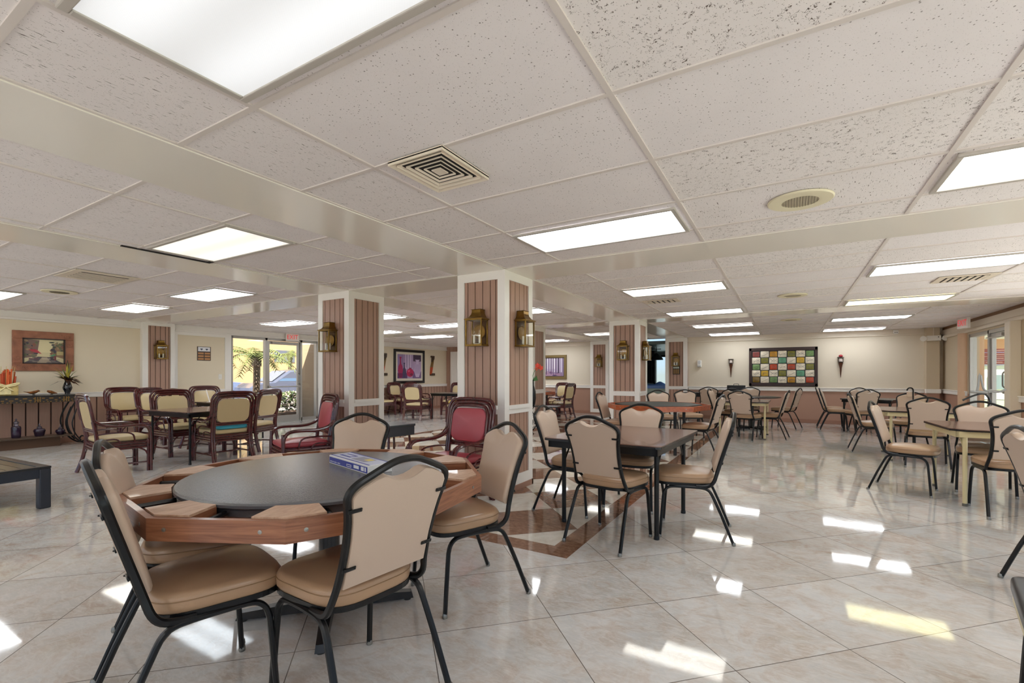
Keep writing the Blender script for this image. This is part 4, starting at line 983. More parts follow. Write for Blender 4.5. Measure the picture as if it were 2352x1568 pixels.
# small black side table by the column
t = thing('side_table', 'small black side table beside the column with red armchair', 'table', (-4.46, 4.46, 0), R(-8))
mb = MB(); mb.box((0, 0, .575), (.44, .44, .03), .006); obj('tabletop', mb, M['blue_black_paint'], t)
mb = MB(); mb.box((0, 0, .505), (.42, .42, .12), .004); obj('apron', mb, M['blue_black_paint'], t)
for sx in (-1, 1):
    for sy in (-1, 1): mb = MB(); mb.tube([(sx * .16, sy * .16, .45), (sx * .20, sy * .20, 0)], .016); obj('leg', mb, M['mahog'], t)
# scrolled wire plant table with a red flower by the second column
t = thing('wire_table', 'black scrolled wire table with thin top beside the far column', 'table', (-4.30, 8.52, 0), R(10))
mb = MB(); mb.prism(rrect(.66, .40, .03, 4), .585, .60); obj('tabletop', mb, M['blackplain'], t)
for sx in (-1, 1):
    mb = MB()
    for sy in (-1, 1): mb.tube(cr([(sx * .22, sy * .15, .585), (sx * .28, sy * .16, .50), (sx * .24, sy * .16, .40), (sx * .16, sy * .16, .30), (sx * .20, sy * .16, .16), (sx * .28, sy * .17, .06), (sx * .25, sy * .17, 0)], 5), .010, 6)
    mb.tube([(sx * .24, -.16, .40), (sx * .24, .16, .40)], .008, 6); mb.tube([(sx * .20, -.16, .16), (sx * .20, .16, .16)], .008, 6); obj('scroll_leg', mb, M['black'], t)
t = thing('flower_vase', 'tall dark vase with red orchid blooms beside the far column', 'vase', (-4.52, 8.47, .60))
mb = MB(); mb.lathe([(.05, 0), (.06, .02), (.085, .16), (.075, .30), (.04, .42), (.035, .50), (.045, .53)], n=20); obj('vase', mb, M['blackplain'], t)
mb = MB(); mb.tube(cr([(0, 0, .5), (.02, 0, .62), (.08, 0, .74), (.17, 0, .80)], 5), .006, 6)
for a in range(4): mb.add([(0, 0, .5), (.10 * math.cos(a * 1.6), .10 * math.sin(a * 1.6), .62), (.13 * math.cos(a * 1.6 + .15), .13 * math.sin(a * 1.6 + .15), .52)], [(0, 1, 2)])
obj('stem', mb, cm('leaf_green', 70, 116, 62, .5), t)
for k, (x, y, z) in enumerate([(.17, 0, .80), (.10, .02, .77), (.22, -.02, .77), (.14, -.04, .83)]):
    mb = MB()
    for p in range(5):
        a = p * 2 * PI / 5 + k; d = Vector((math.cos(a), .3 * math.sin(a), math.sin(a))); e = Vector((-math.sin(a), .2, math.cos(a)))
        c = Vector((x, y, z)); mb.add([c, c + d * .03 + e * .018, c + d * .055, c + d * .03 - e * .018], [(0, 1, 2, 3)])
    obj('bloom', mb, cm('flower_red', 222, 62, 36, .6), t)
# ------------------------------------------------------------------ lanterns
LAN = [(-2.78, 4.06, 1.665, 0, 'brass wall lantern on the front face of the nearest column, above the red armchair'),
 (-2.48, 4.36, 1.665, 90, 'brass wall lantern on the right-hand face of the nearest column'),
 (-5.12, 4.06, 1.665, 0, 'brass wall lantern on the column beside the glazed entrance'),
 (WL + .10, 4.63, 1.70, 90, 'brass wall lantern on the pilaster of the left wall'),
 (-2.78, 9.05, 1.66, 0, 'brass wall lantern on the front of the column behind the red wooden poker table'),
 (-2.48, 9.35, 1.66, 90, 'brass wall lantern on the side face of the column behind the red wooden poker table'),
 (-5.10, 14.04, 1.63, 0, 'brass wall lantern on the back wall pilaster next to the forest picture'),
 (-2.78, 14.02, 1.63, 0, 'brass wall lantern above the small dark plaque on the back wall pilaster')]
l0 = None
for x, y, z, a, lab in LAN:
    if l0 is None: l0 = lantern(lab); l0.location = (x, y, z); l0.rotation_euler = (0, 0, R(a))
    else: dup(l0, (x, y, z), R(a), lab)

# ------------------------------------------------------------------ ceiling lights
def fixture(label, kind, w=1.215, d=.56):
    t = thing('ceiling_light', label, 'ceiling light', group='fluorescent ceiling panels')
    mb = MB(); f = .03
    for a, b in (((-w / 2, -d / 2), (w / 2, -d / 2 + f)), ((-w / 2, d / 2 - f), (w / 2, d / 2)), ((-w / 2, -d / 2 + f), (-w / 2 + f, d / 2 - f)), ((w / 2 - f, -d / 2 + f), (w / 2, d / 2 - f))):
        mb.box2((a[0], a[1], -.016), (b[0], b[1], 0), .004)
    obj('frame', mb, M['lampframe'], t)
    mb = MB(); mb.box2((-w / 2 + f, -d / 2 + f, -.010), (w / 2 - f, d / 2 - f, -.002)); obj('diffuser', mb, M[kind], t)
    return t
FX = [
 (-1.23, .775, 'n', 'large fluorescent ceiling panel overhead, cut off by the top of the picture'),
 (-1.235, 3.40, 'w', 'white fluorescent ceiling panel in front of the nearest column'),
 (1.325, 3.36, 'c', 'cream fluorescent ceiling panel beyond the round speaker, at the right picture edge'),
 (-4.065, 2.11, 'k', 'dim cream fluorescent ceiling panel between two soffits, beside a dark tile gap'),
 (-6.67, 3.36, 'b', 'bluish fluorescent ceiling panel before the column by the glazed entrance'),
 (-9.06, 3.40, 'c', 'cream fluorescent ceiling panel above the armchair by the left wall'),
 (-8.98, 6.02, 's', 'fluorescent ceiling panel in front of the entrance exit sign'),
 (-9.25, 1.78, 's', 'fluorescent ceiling panel cut by the left picture edge'),
 (1.34, 6.09, 'w', 'long fluorescent ceiling panel before the ceiling vent, near the right picture edge'),
 (-1.235, 6.09, 'c', 'fluorescent ceiling panel just past the soffit, right of the nearest column'),
 (1.34, 8.58, 'y', 'yellow fluorescent ceiling panel in the row over the ivory tables'),
 (-1.235, 8.55, 'w', 'white fluorescent ceiling panel over the red wooden poker table'),
 (1.325, 11.0, 'w', 'fluorescent ceiling panel second nearest the back wall over the small black table'),
 (-1.22, 11.05, 'c', 'fluorescent ceiling panel second nearest the back wall over the round black table'),
 (1.32, 13.55, 'w', 'fluorescent ceiling panel nearest the back wall on the exit side'),
 (-1.21, 13.50, 'w', 'fluorescent ceiling panel nearest the back wall above the tile panel'),
 (-4.02, 6.92, 's', 'fluorescent ceiling panel peeping out right of the nearest column'),
 (-4.02, 11.75, 'c', 'fluorescent ceiling panel between the two far columns'),
 (-6.66, 6.22, 's', 'fluorescent ceiling panel tip showing right of the entrance column'),
 (-6.4, 8.05, 's', 'fluorescent ceiling panel cut by the left side of the nearest column'),
 (-8.9, 8.45, 's', 'fluorescent ceiling panel showing just above the vase picture, beside the entrance column'),
 (-8.6, 10.15, 's', 'fluorescent ceiling panel over the table in front of the vase picture'),
 (-6.45, 13.2, 's', 'fluorescent ceiling panel above the forest picture'),
 (-8.7, 12.6, 's', 'fluorescent ceiling panel near the white door'),
 (1.325, .775, 'w', None), (-1.23, -2.0, 'w', None), (1.325, -2.0, 'w', None), (-4.065, -.6, 'c', None), (-6.67, .4, 's', None), (-4.065, -3.0, 's', None), (-6.67, -2.5, 's', None), (-9.06, -1.0, 's', None), (-1.235, -4.2, 'w', None)]
proto = {}
for x, y, k, lab in FX:
    lab = lab or 'fluorescent ceiling panel out of view behind the viewpoint'
    kk = 'lamp_' + k
    if kk not in proto: proto[kk] = fixture(lab, kk); o = proto[kk]; o.location = (x, y, CEIL - .005)
    else: o = dup(proto[kk], (x, y, CEIL - .005), 0, lab)

# ------------------------------------------------------------------ vents and speakers
def diffuser(label, w, d, loc):
    t = thing('air_vent', label, 'ceiling vent', loc)
    mb = MB(); mb.box2((-w / 2, -d / 2, -.012), (w / 2, d / 2, -.006)); 
    o = obj('neck', mb, M['hole'], t)
    for k in range(5):
        a, b = w / 2 * (1 - k * .17), d / 2 * (1 - k * .17); th = .030 if k == 0 else .017; zz = -.020 + k * .0015
        mb = MB(); p, q = [(a, b), (-a, b), (-a, -b), (a, -b)], [(a - th, b - th), (-a + th, b - th), (-a + th, -b + th), (a - th, -b + th)]
        for i in range(4):
            j = (i + 1) % 4
            mb.add([(*p[i], zz - .004), (*p[j], zz - .004), (*q[j], zz + .008), (*q[i], zz + .008)], [(0, 1, 2, 3)]); mb.add([(*p[i], zz - .004), (*p[j], zz - .004), (*p[j], 0), (*p[i], 0)], [(3, 2, 1, 0)])
        obj('louver', mb, M['offwhite'], t)
    mb = MB(); e = .17; mb.box2((-w / 2 * e, -d / 2 * e, -.018), (w / 2 * e, d / 2 * e, -.010)); obj('centre_plate', mb, M['offwhite'], t)
    return t
diffuser('square stepped air vent in the tiles in front of the nearest column', .35, .40, (-1.575, 1.925, CEIL - .004))
def slot(label, w, d, loc, n, rz=0):
    t = thing('air_vent', label, 'ceiling vent', loc, rz)
    mb = MB(); mb.box2((-w / 2, -d / 2, -.008), (w / 2, d / 2, 0), .003); obj('frame', mb, M['offwhite'], t)
    mb = MB(); mb.box2((-w * .36, -d * .36, -.0095), (w * .36, d * .36, -.008)); obj('opening', mb, M['hole'], t)
    for k in range(n):
        mb = MB(); x = -w * .36 + w * .72 * (k + .5) / n; mb.box((x, 0, -.013), (w * .72 / n * .62, d * .74, .003)); obj('louver', mb, M['offwhite'], t)
slot('slotted air vent in the ceiling above the console table', .62, .56, (-6.55, 2.12, CEIL - .004), 6)
slot('slotted air vent in the ceiling past the soffit near the glass exit', .5, .4, (1.69, 7.05, CEIL - .004), 6)
slot('thin air vent between two ceiling panels over the red wooden poker table', .5, .3, (-1.59, 7.0, CEIL - .004), 5)
slot('air vent in the ceiling seen between the two nearest columns', .5, .5, (-6.4, 6.95, CEIL - .004), 6)
def speaker(label, loc, r=.178):
    t = thing('ceiling_speaker', label, 'ceiling speaker', loc)
    mb = MB(); mb.lathe([(r, 0), (r, -.006), (r * .97, -.011), (r * .62, -.014), (r * .56, -.012), (r * .56, 0)], n=40); obj('ring', mb, M['yplastic'], t)
    mb = MB(); mb.lathe([(r * .56, -.009), (0, -.013)], n=32); g = obj('grille', mb, cm('speaker_mesh', 196, 186, 160, .6), t)
    mb = MB()
    for k in range(-6, 7): h = math.sqrt(max(0, (r * .54) ** 2 - (k * r * .085) ** 2)); mb.box((k * r * .085, 0, -.0135), (.003, 2 * h, .002))
    obj('slots', mb, cm('speaker_slot', 120, 110, 92, .7), g)
speaker('round ivory ceiling speaker nearest the viewpoint', (.065, 3.40, CEIL - .004))
speaker('round ivory ceiling speaker past the first soffit, over the middle aisle', (.053, 7.38, CEIL - .004))
speaker('round ivory ceiling speaker past the second soffit, nearest the back wall', (.054, 10.6, CEIL - .004))
speaker('round yellowed ceiling speaker below the slotted vent over the console table', (-8.13, 2.24, CEIL - .004))

# ------------------------------------------------------------------ wall pieces: left wall
def picture(name, label, loc, rz, w, h, fw, frame, depth=.035, mat_w=0.0, inner=None):
    # hangs on the plane y=0 facing -y
    t = thing(name, label, 'picture', loc, rz)
    mb = MB()
    for a, b in (((-w / 2, -h / 2), (w / 2, -h / 2 + fw)), ((-w / 2, h / 2 - fw), (w / 2, h / 2)), ((-w / 2, -h / 2 + fw), (-w / 2 + fw, h / 2 - fw)), ((w / 2 - fw, -h / 2 + fw), (w / 2, h / 2 - fw))): mb.box2((a[0], -depth, a[1]), (b[0], 0, b[1]), .006)
    obj('frame', mb, frame, t)
    if mat_w:
        mb = MB(); mb.box2((-w / 2 + fw, -.014, -h / 2 + fw), (w / 2 - fw, -.006, h / 2 - fw)); obj('mount', mb, cm('ivory_mount', 232, 224, 206, .7), t)
    return t
def canvas(t, W, H, y, layers):
    # flat shapes of a painting: (colour, [(u, v), ...]) with u, v in -1..1
    mb = MB(); ms = []
    for i, (c, poly) in enumerate(layers):
        k = cm('paint_%d_%d_%d' % c, *c, .55)
        if k not in ms: ms.append(k)
        mb.mat(ms.index(k)); mb.add([(u * W / 2, y - .00025 * i, v * H / 2) for u, v in poly], [tuple(range(len(poly)))])
    return obj('canvas', mb, ms, t)
def blob(u, v, a, b, n=9, jit=.25, rnd=random.Random(5)): return [(u + a * math.cos(2 * PI * k / n) * (1 + rnd.uniform(-jit, jit)), v + b * math.sin(2 * PI * k / n) * (1 + rnd.uniform(-jit, jit))) for k in range(n)]
def rc(a, b, c, d): return [(a, c), (b, c), (b, d), (a, d)]
fr = cm('embossed_copper_frame', 150, 96, 70, .42, bump=.9, bscale=18, var=.28, vscale=9)
t = picture('painting', 'painting of a village street in a wide embossed copper frame above the console', (WL, 2.905, 1.645), PI / 2, .79, .69, .135, fr, .04)
rp = random.Random(11)
L = [((214, 202, 160), rc(-1, 1, -1, 1)), ((226, 214, 170), rc(-.35, .45, -.1, 1)), ((128, 104, 96), [(-1, -.6), (-.35, -.45), (-.22, .9), (-1, 1)]), ((150, 120, 92), [(1, -.6), (.5, -.4), (.28, .1), (.6, .55), (1, .8)]), ((96, 88, 92), [(-1, -1), (1, -1), (.3, -.48), (-.3, -.45)]), ((172, 156, 136), [(-.35, -1), (.4, -1), (.15, -.5), (-.1, -.5)])]
for k in range(46):
    c = rp.choice([(86, 84, 70), (104, 108, 78), (70, 66, 76), (140, 96, 80), (120, 116, 92), (64, 72, 64), (166, 140, 108), (112, 88, 96)]); s = rp.choice([-1, 1]); u = s * rp.uniform(.35, .95); v = rp.uniform(-.6, .9) * (1 if s < 0 else .85)
    L.append((c, blob(u, v, rp.uniform(.04, .13), rp.uniform(.05, .14), 7, .35, rp)))
L += [((180, 62, 72), [(-.78, .12), (-.45, .16), (-.12, -.22), (-.3, -.16), (-.5, -.10)]), ((196, 84, 90), [(-.42, .14), (-.34, .10), (-.12, -.22), (-.22, -.20)]), ((96, 150, 110), [(.24, -.36), (.55, -.20), (.58, -.34), (.36, -.42)]), ((186, 170, 120), rc(.62, .98, -.3, .02)), ((120, 60, 66), rc(.5, .6, -.75, -.35)), ((74, 62, 70), [(.3, -.45), (.46, -.45), (.46, -.72), (.34, -.72)]), ((110, 72, 84), rc(-.75, -.3, -.72, -.6)), ((200, 190, 170), rc(-.1, .3, -.66, -.6))]
for k in range(14): L.append((rp.choice([(120, 112, 110), (84, 78, 84), (150, 140, 128)]), blob(rp.uniform(-.9, .9), rp.uniform(-.95, -.7), rp.uniform(.08, .2), .03, 7, .3, rp)))
canvas(t, .52, .42, -.012, L)
mb = MB()                                           # raised inner fillet and scrollwork on the frame
for a, b in (((-.275, -.222), (.275, -.205)), ((-.275, .205), (.275, .222)), ((-.275, -.222), (-.258, .222)), ((.258, -.222), (.275, .222))): mb.box2((a[0], -.05, a[1]), (b[0], -.01, b[1]))
obj('fillet', mb, cm('dark_fillet', 44, 26, 24, .4), t)
mb = MB()
for cx, cz, sg in ((-.31, -.27, 1), (-.20, -.285, -1), (-.10, -.28, 1), (.31, .27, -1), (.22, .285, 1), (.33, .12, 1), (-.33, -.12, -1)): mb.tube([(cx + sg * (.012 + .004 * k) * math.cos(k * .7), -.041, cz + (.012 + .004 * k) * math.sin(k * .7)) for k in range(10)], .005, 5)
obj('scrollwork', mb, fr, t)
def switch(label, loc, rz):
    t = thing('light_switch', label, 'switch', loc, rz)
    mb = MB(); mb.box2((-.037, -.007, -.06), (.037, 0, .06), .003); obj('plate', mb, M['plastic'], t)
    mb = MB(); mb.box((0, -.010, 0), (.022, .012, .045), .002); obj('toggle', mb, M['plastic'], t)
switch('white light switch on the cream wall beside the glazed entrance', (WL, 5.88, 1.19), PI / 2)
t = thing('notice', 'small notice with white head and brown photo rows on the cream panel', 'notice', (WL, 5.53, 1.71), PI / 2)
mb = MB(); mb.box2((-.14, -.012, -.155), (.14, 0, .155)); obj('board', mb, cm('notice_brown', 70, 52, 40, .4), t)
mb = MB(); mb.mat(0).box2((-.125, -.014, .05), (.125, -.012, .145)); mb.mat(1)
for k in range(2): mb.box((-.055 + .11 * k, -.0145, .10), (.05, .001, .022)); mb.box((-.055 + .11 * k, -.0145, .085), (.02, .001, .02))
mb.mat(2)
for r_ in range(3): mb.box2((-.125, -.014, -.14 + r_ * .062), (-.01, -.012, -.10 + r_ * .062)); mb.box2((.01, -.014, -.14 + r_ * .062), (.125, -.012, -.10 + r_ * .062))
obj('print', mb, [M['white_print'], cm('navy_print', 60, 66, 96, .4), cm('amber_print', 186, 130, 78, .4)], t)
# vase picture on the left wall's far end
t = picture('framed_print', 'black framed print of purple and crimson vases', (WL, 12.15, 1.53), PI / 2, 1.52, 1.16, .09, M['blackplain'], .04, .08)
L = [((186, 160, 196), rc(-1, 1, -1, 1)), ((150, 126, 170), rc(-1, -.5, -1, 1)), ((204, 186, 214), rc(-.3, .25, -.2, 1)), ((66, 46, 74), rc(.3, .98, .45, 1)), ((120, 92, 140), rc(.25, 1, -1, -.4)), ((92, 62, 110), rc(-1, -.2, -1, -.55))]
for k in range(9): u = -.45 + k * .085; L.append((rp.choice([(122, 96, 150), (224, 208, 230), (96, 74, 120), (160, 140, 184)]), rc(u, u + .035, -.3 + .1 * (k % 3), 1)))
def vasep(u, b, w, h, c, nk=.3): return (c, [(u - w * .45, b), (u + w * .45, b), (u + w, b + h * .35), (u + w * .8, b + h * .55), (u + w * nk, b + h * .68), (u + w * nk * .8, b + h * .9), (u + w * nk * 1.6, b + h), (u - w * nk * 1.6, b + h), (u - w * nk * .8, b + h * .9), (u - w * nk, b + h * .68), (u - w * .8, b + h * .55), (u - w, b + h * .35)])
L += [vasep(-.45, -.95, .16, 1.25, (70, 60, 96)), vasep(-.76, -.96, .2, 1.75, (170, 40, 88)), ((120, 30, 80), blob(-.76, -.72, .17, .2, 9, .2, rp)), vasep(.66, -.9, .30, 1.5, (206, 186, 216), .45), ((190, 168, 204), rc(.42, .9, -.6, .2)), ((190, 36, 86), blob(.03, -.52, .30, .36, 14, .04, rp)), ((224, 90, 130), blob(-.08, -.38, .10, .10, 8, .2, rp)), ((120, 26, 60), blob(.14, -.68, .12, .12, 8, .2, rp)), ((140, 40, 90), rc(-.06, .12, -.2, -.1))]
canvas(t, 1.18, .82, -.016, L)
def boot(label, y):
    t = thing('wall_plaque', label, 'wall decoration', (WL, y, 1.58), PI / 2)
    mb = MB(); mb.mat(0).prism([(-.03, .10), (.10, .24), (.11, .36), (-.06, .36), (-.07, .30), (-.02, .30)], 0, .05, M4=Matrix.Rotation(PI / 2, 4, 'X'))
    mb.mat(1).prism([(-.08, -.06), (.02, -.06), (.075, .20), (-.01, .20)], 0, .05, M4=Matrix.Rotation(PI / 2, 4, 'X')); mb.mat(2).prism([(-.11, -.32), (-.04, -.32), (.02, -.06), (-.08, -.06)], 0, .05, M4=Matrix.Rotation(PI / 2, 4, 'X')); mb.mat(0).prism([(-.11, -.36), (.12, -.36), (.12, -.28), (-.04, -.28), (-.11, -.32)], 0, .06, M4=Matrix.Rotation(PI / 2, 4, 'X'))
    obj('carving', mb, [cm('plaque_dark', 66, 46, 28, .4), cm('plaque_olive', 128, 96, 48, .4), cm('plaque_orange', 188, 74, 34, .4)], t)
boot('boot shaped wall carving partly hidden by the column, left of the vase print', 10.95); boot('boot shaped wall carving between the vase print and the white door', 13.33)
def exit_sign(label, loc, rz, both):
    t = thing('exit_sign', label, 'exit sign', loc, rz)
    mb = MB(); mb.box((0, 0, 0), (.31, .05, .20), .006); obj('housing', mb, M['exitbox'], t)
    v, f = textmesh('EXIT', .155, .001)
    mb = MB()
    Q = Matrix.Translation((0, -.0265, -.002)) @ Matrix.Rotation(PI / 2, 4, 'X') @ Matrix.Diagonal((.84, 1.05, 1, 1)); mb.add(v, f, False, Q)
    obj('letters', mb, M['exitred'], t)
    mb = MB(); mb.box((0, 0, .11), (.06, .04, .03)); obj('mount', mb, M['exitbox'], t)
exit_sign('red lettered EXIT sign over the glazed entrance door', (WL + .16, 7.60, 2.215), PI / 2 - .5, False)
exit_sign('red lettered EXIT sign at the glass exit near the back wall', (WR - .20, 11.9, 2.205), -1.33, False)
# ------------------------------------------------------------------ back wall
fb = cm('dark_panel_frame', 50, 26, 22, .3)
t = thing('tile_panel', 'wall panel of cream and coloured glazed tiles in a dark frame', 'wall art', (-.125, WB, 1.445))
W, H = 1.56, 1.02; fw = .085
mb = MB()
for a, b in (((-W / 2, -H / 2), (W / 2, -H / 2 + fw)), ((-W / 2, H / 2 - fw), (W / 2, H / 2)), ((-W / 2, -H / 2), (-W / 2 + fw * .8, H / 2)), ((W / 2 - fw * .8, -H / 2), (W / 2, H / 2))): mb.box2((a[0], -.05, a[1]), (b[0], 0, b[1]), .01)
obj('frame', mb, fb, t)
mb = MB(); mb.box2((-W / 2 + .02, -.015, -H / 2 + .02), (W / 2 - .02, 0, H / 2 - .02)); obj('backing', mb, M['blackplain'], t)
C = {'w': (226, 214, 192), 'm': (140, 68, 62), 'a': (190, 136, 40), 'o': (122, 118, 44), 'g': (110, 140, 84), 't': (92, 150, 118), 'r': (176, 66, 36), 'y': (204, 164, 50), 'x': (128, 98, 34)}
rows = ['mwawowg', 'wowtwyw', 'gwrwrwo', 'wywowtw', 'xwgwawr']
tw, th_ = (W - 2 * fw * .8) / 7, (H - 2 * fw) / 5
for j, rr in enumerate(rows):
    for i, ch in enumerate(rr):
        cx, cz = -W / 2 + fw * .8 + tw * (i + .5), H / 2 - fw - th_ * (j + .5)
        k = 1.0 if ch == 'w' else .86
        mb = MB(); Q = Matrix.Translation((cx, -.012, cz)) @ Matrix.Rotation(PI / 2, 4, 'X')
        mb.mat(0).cushion(rrect(tw * .97 * k, th_ * .97 * k, .018, 3), 0, .022, .009, .006, Q, steps=2)
        mb.mat(1); ph = (i * 7 + j * 3) % 6
        if ph % 2 == 0: pts = [(cx + (.012 + .0045 * q) * math.cos(q * .8 + ph), -.040, cz + (.012 + .0045 * q) * math.sin(q * .8 + ph) * .8) for q in range(9)]
        else: pts = cr([(cx - tw * .4, -.037, cz + .03 * (ph - 3)), (cx, -.041, cz - .02), (cx + tw * .4, -.037, cz + .03)], 4)
        mb.tube(pts, .0028, 4); 
        if ph > 2: mb.tube(cr([(cx - tw * .3, -.037, cz - .05), (cx + .01, -.041, cz + .02), (cx + tw * .4, -.037, cz - .03)], 3), .0025, 4)
        obj('tile', mb, [cm('glaze_' + ch, *C[ch], .18, var=.2, vscale=14), cm('glaze_line', 52, 42, 34, .4)], t)
def torch(label, x, red):
    t = thing('wall_sconce', label, 'wall sconce', (x, WB, 1.43))
    mb = MB(); mb.lathe([(.004, -.26), (.012, -.18), (.024, -.02), (.040, .06), (.052, .09), (.030, .11)], (0, -.055, 0), 14); obj('stem', mb, cm('torch_brown', 84, 46, 28, .35), t)
    mb = MB(); mb.lathe([(.03, .10), (.058, .12), (.058, .13), (.05, .13)], (0, -.055, 0), 16); mb.tube([(-.05, -.055, .125), (-.05, -.055, .23)], .006); mb.tube([(.05, -.055, .125), (.05, -.055, .23)], .006); mb.box((0, -.055, .235), (.13, .11, .012)); mb.box((0, -.02, .12), (.03, .05, .05)); obj('holder', mb, cm('torch_iron', 56, 42, 36, .4), t)
    mb = MB(); mb.lathe([(.0, .13), (.036, .135), (.042, .17), (.036, .21), (0, .22)], (0, -.055, 0), 14); obj('glass_cup', mb, cm('frosted_cup', 214, 200, 192, .2), t)
    if red:
        mb = MB(); mb.lathe([(.0, .24), (.03, .245), (.05, .27), (.03, .30), (0, .31)], (0, -.055, 0), 7); obj('flower', mb, cm('rose_red', 168, 44, 56, .6), t)
    return t
torch('dark wooden torch sconce left of the tile panel', -1.35, False); torch('dark wooden torch sconce with a red flower, right of the tile panel', 1.13, True)
t = thing('soap_dispenser', 'white sanitiser dispenser on the back wall', 'dispenser', (-2.165, WB, 1.555))
mb = MB(); mb.box2((-.055, -.085, -.10), (.055, 0, .10), .014); obj('housing', mb, M['plastic'], t)
mb = MB(); mb.box2((-.045, -.10, -.085), (.045, -.07, -.04), .01); obj('push_lever', mb, cm('grey_plastic', 206, 206, 204, .4), t)
mb = MB(); mb.lathe([(.030, 0), (.034, .004), (.036, .05)], M4=Matrix.Translation((0, -.088, .03)) @ Matrix.Rotation(PI / 2, 4, 'X') @ Matrix.Diagonal((1, 1.5, .1, 1)), n=16); obj('window', mb, M['grey_plastic'], t)
t = thing('wall_plaque', 'small dark plaque of three figures below a lantern on the back pilaster', 'plaque', (-2.77, 14.02, 1.375))
mb = MB(); mb.box2((-.095, -.02, -.125), (.095, 0, .125)); obj('board', mb, cm('plaque_black', 40, 32, 24, .4), t)
mb = MB()
for k in range(3): mb.mat(0).lathe([(0, 0), (.026, .002), (.028, .006)], M4=Matrix.Translation((-.055 + .055 * k, -.02, .07)) @ Matrix.Rotation(PI / 2, 4, 'X'), n=10); mb.mat(1).box((-.055 + .055 * k, -.022, -.04), (.036, .006, .13))
obj('relief', mb, [cm('relief_pale', 196, 206, 196, .4), cm('relief_gold', 150, 112, 60, .4)], t)
t = picture('framed_print', 'gilt framed print of a misty purple forest on the back wall', (-6.92, WB, 1.50), 0, 1.28, .80, .085, cm('gilt_frame', 128, 106, 62, .4, metal=.3), .04)
L = [((214, 204, 220), rc(-1, 1, -1, 1)), ((236, 230, 238), rc(-.4, .5, -.2, .9)), ((150, 124, 156), rc(-1, 1, -1, -.55)), ((190, 150, 176), [(-.5, -.9), (.5, -.9), (.15, -.4), (-.1, -.4)])]
for k in range(13):
    u = -.95 + k * .155 + rp.uniform(-.03, .03); w = rp.uniform(.02, .05); L.append((rp.choice([(84, 66, 96), (120, 98, 132), (70, 54, 82), (146, 126, 158)]), [(u - w * 1.3, -.8), (u + w * 1.3, -.8), (u + w, 1), (u - w, 1)]))
for k in range(14): L.append((rp.choice([(110, 78, 118), (92, 70, 110), (170, 132, 160)]), blob(rp.uniform(-.95, .95), rp.uniform(-.95, -.55), .12, .07, 7, .3, rp)))
canvas(t, 1.11, .63, -.012, L)
mb = MB()
for a, b in (((-.575, -.335), (.575, -.30)), ((-.575, .30), (.575, .335)), ((-.575, -.335), (-.54, .335)), ((.54, -.335), (.575, .335))): mb.box2((a[0], -.03, a[1]), (b[0], -.01, b[1]))
obj('fillet', mb, M['dark_fillet'], t)
t = thing('emergency_light', 'white twin-head emergency light in the back wall corner', 'emergency light', (2.84, WB - .22, 2.065))
mb = MB(); mb.box2((-.12, -.07, -.06), (.12, 0, .055), .006); obj('housing', mb, M['plastic'], t)
mb = MB(); mb.lathe([(0, 0), (.010, .001), (.010, .004)], M4=Matrix.Translation((.075, -.07, .02)) @ Matrix.Rotation(PI / 2, 4, 'X'), n=10); obj('indicator', mb, M['hole'], t)
for sx in (-1, 1):
    mb = MB(); mb.lathe([(.03, -.05), (.055, -.01), (.062, .03), (.056, .034)], M4=Matrix.Translation((sx * .19, -.06, -.01)) @ Matrix.Rotation(PI / 2, 4, 'X'), n=18); mb.tube([(sx * .11, -.03, -.01), (sx * .16, -.03, -.01)], .012); h = obj('lamp_head', mb, M['plastic'], t)
    mb = MB(); mb.lathe([(.055, .030), (.03, .012), (0, .008)], M4=Matrix.Translation((sx * .19, -.06, -.01)) @ Matrix.Rotation(PI / 2, 4, 'X'), n=18); obj('lens', mb, M['chrome'], h)
mb = MB(); mb.tube([(0, -.02, .05), (0, -.02, .24)], .010); obj('conduit', mb, M['offwhite'], t)
t = thing('camera_dome', 'small white dome detector on the fascia above the back wall', 'detector', (2.2, WB - .03, 2.25))
mb = MB(); mb.box2((-.05, -.05, -.045), (.05, .01, .045), .012); obj('housing', mb, M['plastic'], t)
mb = MB(); mb.box((-.018, -.052, -.012), (.02, .006, .014)); mb.box((.018, -.052, -.012), (.02, .006, .014)); obj('sensor', mb, M['hole'], t)
t = thing('black_case', 'black case standing on edge on the long dark table', 'case', (-1.18, 13.70, .76))
mb = MB(); mb.box2((-.22, -.05, 0), (.22, .05, .20), .01); obj('shell', mb, M['blackplain'], t)
mb = MB(); mb.tube(cr([(-.06, 0, .20), (-.05, 0, .235), (.05, 0, .235), (.06, 0, .20)], 3), .007, 6); obj('handle', mb, M['black'], t)
# ------------------------------------------------------------------ console table and what stands on it
CX = -10.98
t = thing('console_table', 'long console with gilt studded black apron and scrolled iron ends on the left wall', 'console table', (CX, 2.40, 0), PI / 2)
